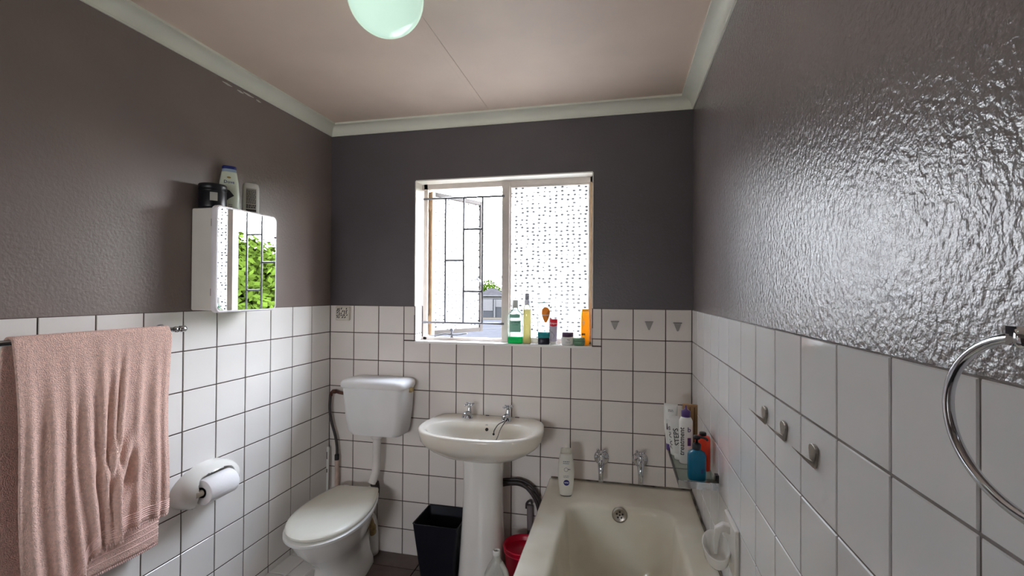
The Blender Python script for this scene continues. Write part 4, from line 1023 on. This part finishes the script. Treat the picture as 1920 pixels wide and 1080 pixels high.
# ------------------------------------------------------------------ ceiling lamp
lamp = empty('ceiling_lamp', (0.962, -1.180, CEIL), label='round opal glass globe lamp on the ceiling', cat='lamp')
link('globe', *sph((0, 0, -.113), .105, 40, 24), globe_m, lamp, True)
link('lamp_base', *lathe([(.062, 0.0), (.062, -.012), (.055, -.022), (.050, -.026)], 28), white_paint, lamp, True)

# ------------------------------------------------------------------ outside
GZ = -2.6
g = wall_obj('ground', [([(-260, 0.9, GZ), (260, 0.9, GZ), (260, 320, GZ), (-260, 320, GZ)], [[0, 1, 2, 3]])], grass_m)
g2 = wall_obj('facade', [box(-6, 8, 0.17, 0.22, GZ, -0.3)], mat('facade_plaster', (150, 146, 140), 0.9)) if False else None
dirv = Vector((-0.2673, 0.9645, 0)).normalized(); side = Vector((dirv.y, -dirv.x, 0))
CX, CY = 1.6033, -2.3744
def far(d, s, z=GZ):
    p = Vector((CX, CY, 0)) + dirv * d + side * s; return (p.x, p.y, z)
rzf = math.atan2(-dirv.x, dirv.y)
def quadstrip(d0, d1, s0, s1, z): return ([far(d0, s0, z), far(d0, s1, z), far(d1, s1, z), far(d1, s0, z)], [[0, 1, 2, 3]])
wall_obj('ground_bounce_yard', [([(-30, 0.9, GZ + .01), (30, 0.9, GZ + .01), (30, 22, GZ + .01), (-30, 22, GZ + .01)], [[0, 1, 2, 3]])], mat('bounce_paving', (84, 80, 74), 0.9, var=0.08, vscale=1, spec=0.0))  # unseen paving added to bounce daylight up through the window to the ceiling
wall_obj('road', [quadstrip(28, 68, -60, 60, GZ + .02)], road_m)
wall_obj('verge', [quadstrip(68, 74, -60, 60, GZ + .06)], mat('sand_verge', (38, 35, 31), 0.95, var=0.15, spec=0.0))
o = link('road_marking', *J(*[xf(box(-7, 7, -.25, .25, 0, .012), Matrix.Translation(far(40 + 12 * k, 0, GZ + .03)) @ Matrix.Rotation(rzf + R(24), 4, 'Z')) for k in range(2)]), mat('road_white', (46, 46, 47), 0.8, spec=0.0)); o['kind'] = 'structure'
# boundary wall with panels and gate
bwl = empty('boundary_wall', far(74.5, 0), rzf, label='grey boundary wall with pale gate panels across the road', cat='wall')
link('wall_run', *box(-22, 22, 0, .25, 0, 3.0), wall_grey, bwl)
link('coping', *box(-22, 22, -.1, .35, 3.0, 3.18), house_m, bwl)
link('gate_panel', *box(-2.6, .35, -.08, -.01, 1.1, 2.95), mat('pale_panel', (47, 47, 48), 0.7, spec=0.0), bwl)
link('gate_panel', *box(.75, 2.3, -.08, -.01, 1.7, 2.9), MATS['pale_panel'], bwl)
link('gate_post', *box(.5, .72, -.25, -.02, 0, 2.9), MATS['pale_panel'], bwl)
hs_ = empty('far_house', far(84, 0.2), rzf, label='far house with dark hipped roof behind the boundary wall', cat='house')
link('house_wall', *box(-2.0, 2.2, 0, 6, 0, 3.5), house_m, hs_)
link('house_roof', *([(-2.5, -.6, 3.5), (2.7, -.6, 3.5), (2.7, 6.6, 3.5), (-2.5, 6.6, 3.5), (-.5, 2.8, 4.75), (.7, 2.8, 4.75)], [[0, 1, 5, 4], [1, 2, 5], [2, 3, 4, 5], [3, 0, 4], [0, 3, 2, 1]]), roof_m, hs_)
link('gutter', *box(-2.5, 2.7, -.75, -.6, 3.32, 3.5), MATS['pale_panel'], hs_)
for x in (-1.7, .5):
    w_ = link('window', *box(x, x + 1.4, -.06, .02, 1.3, 2.9), MATS['pale_panel'], hs_); link('window_pane', *box(x + .12, x + 1.28, -.08, -.06, 1.42, 2.78), mat('far_glass', (24, 25, 27), 0.6, spec=0.0), w_)
sl_ = empty('street_lamp', far(72, 1.75), rzf, label='slim grey street lamp by the road beside the far house', cat='lamp post')
link('post', *tube([(0, 0, 0), (0, 0, 4.6), (0, 0, 6.1)], [.09, .07, .05], 8), mat('post_grey', (32, 32, 33), 0.6, spec=0.0), sl_, True)
link('lamp_arm', *tube(spline([(0, 0, 6.1), (-.2, 0, 6.6), (-.7, 0, 6.85)], 10), .05, 8), MATS['post_grey'], sl_, True)
link('lamp_head', *box(-1.1, -.6, -.1, .1, 6.78, 6.9), MATS['post_grey'], sl_)

def tree(name, loc, blobs, trunk_h, leafn, leafs, material, label, seed):
    rnd = random.Random(seed); t = empty(name, loc, 0, label, 'tree')
    link('trunk', *tube([(0, 0, 0), (.1, .05, trunk_h * .5), (0, 0, trunk_h)], [.28, .2, .14], 10), bark, t, True)
    V, F = [], []
    for c, r in blobs:
        c = Vector(c)
        for _ in range(int(leafn * r * r)):
            d = Vector((rnd.gauss(0, 1), rnd.gauss(0, 1), rnd.gauss(0, 1))).normalized(); rad = r * rnd.uniform(.72, 1.04)
            p = c + Vector((d.x * rad, d.y * rad, d.z * rad * .85)); a = Vector((rnd.gauss(0, 1), rnd.gauss(0, 1), rnd.gauss(0, 1))).normalized()
            b = (d + a * .8).normalized(); e1 = b.cross(a).normalized() * leafs * rnd.uniform(.6, 1.2); e2 = b.cross(e1).normalized() * leafs * rnd.uniform(.4, .8); n = len(V)
            V += [tuple(p - e1), tuple(p - e2 * .8), tuple(p + e1), tuple(p + e2 * .8)]; F.append([n, n + 1, n + 2, n + 3])
    o = link('foliage', V, F, material, t); o['kind'] = 'stuff'
    return t
tree('leafy_tree', far(110, .3), [((0, 0, 3.6), 3.0), ((-3.2, .5, 3.2), 2.6), ((2.6, .6, 2.6), 2.2), ((-1.2, 0, 5.2), 2.4)], 3.2, 260, .22, leaf_d, 'rounded green tree rising behind the far house roof', 4)
# garden trees right of the window, seen in the cabinet mirror
gt = [((5.4, 4.5, GZ), [((0, 0, 2.6), 2.0), ((-1.5, 1.3, 2.6), 1.8), ((1.4, -1.2, 2.7), 1.8), ((.1, .2, 4.0), 1.25), ((-1.0, .9, 3.9), 1.1), ((1.1, -.8, 3.85), 1.2)], 'bushy bright green garden tree close to the house, seen in the cabinet mirror', 5),
      ((12.0, 11.0, GZ), [((0, 0, 3.4), 2.6), ((-2.2, 2.0, 3.4), 2.3), ((2.0, -1.8, 3.3), 2.2), ((.3, 0, 4.9), 1.3)], 'second bright green garden tree, further from the house, seen in the cabinet mirror', 6)]
for l_, bb, lab, sd_ in gt: tree('garden_tree', l_, bb, 2.6, 4200, .075, leaf_m, lab, sd_)
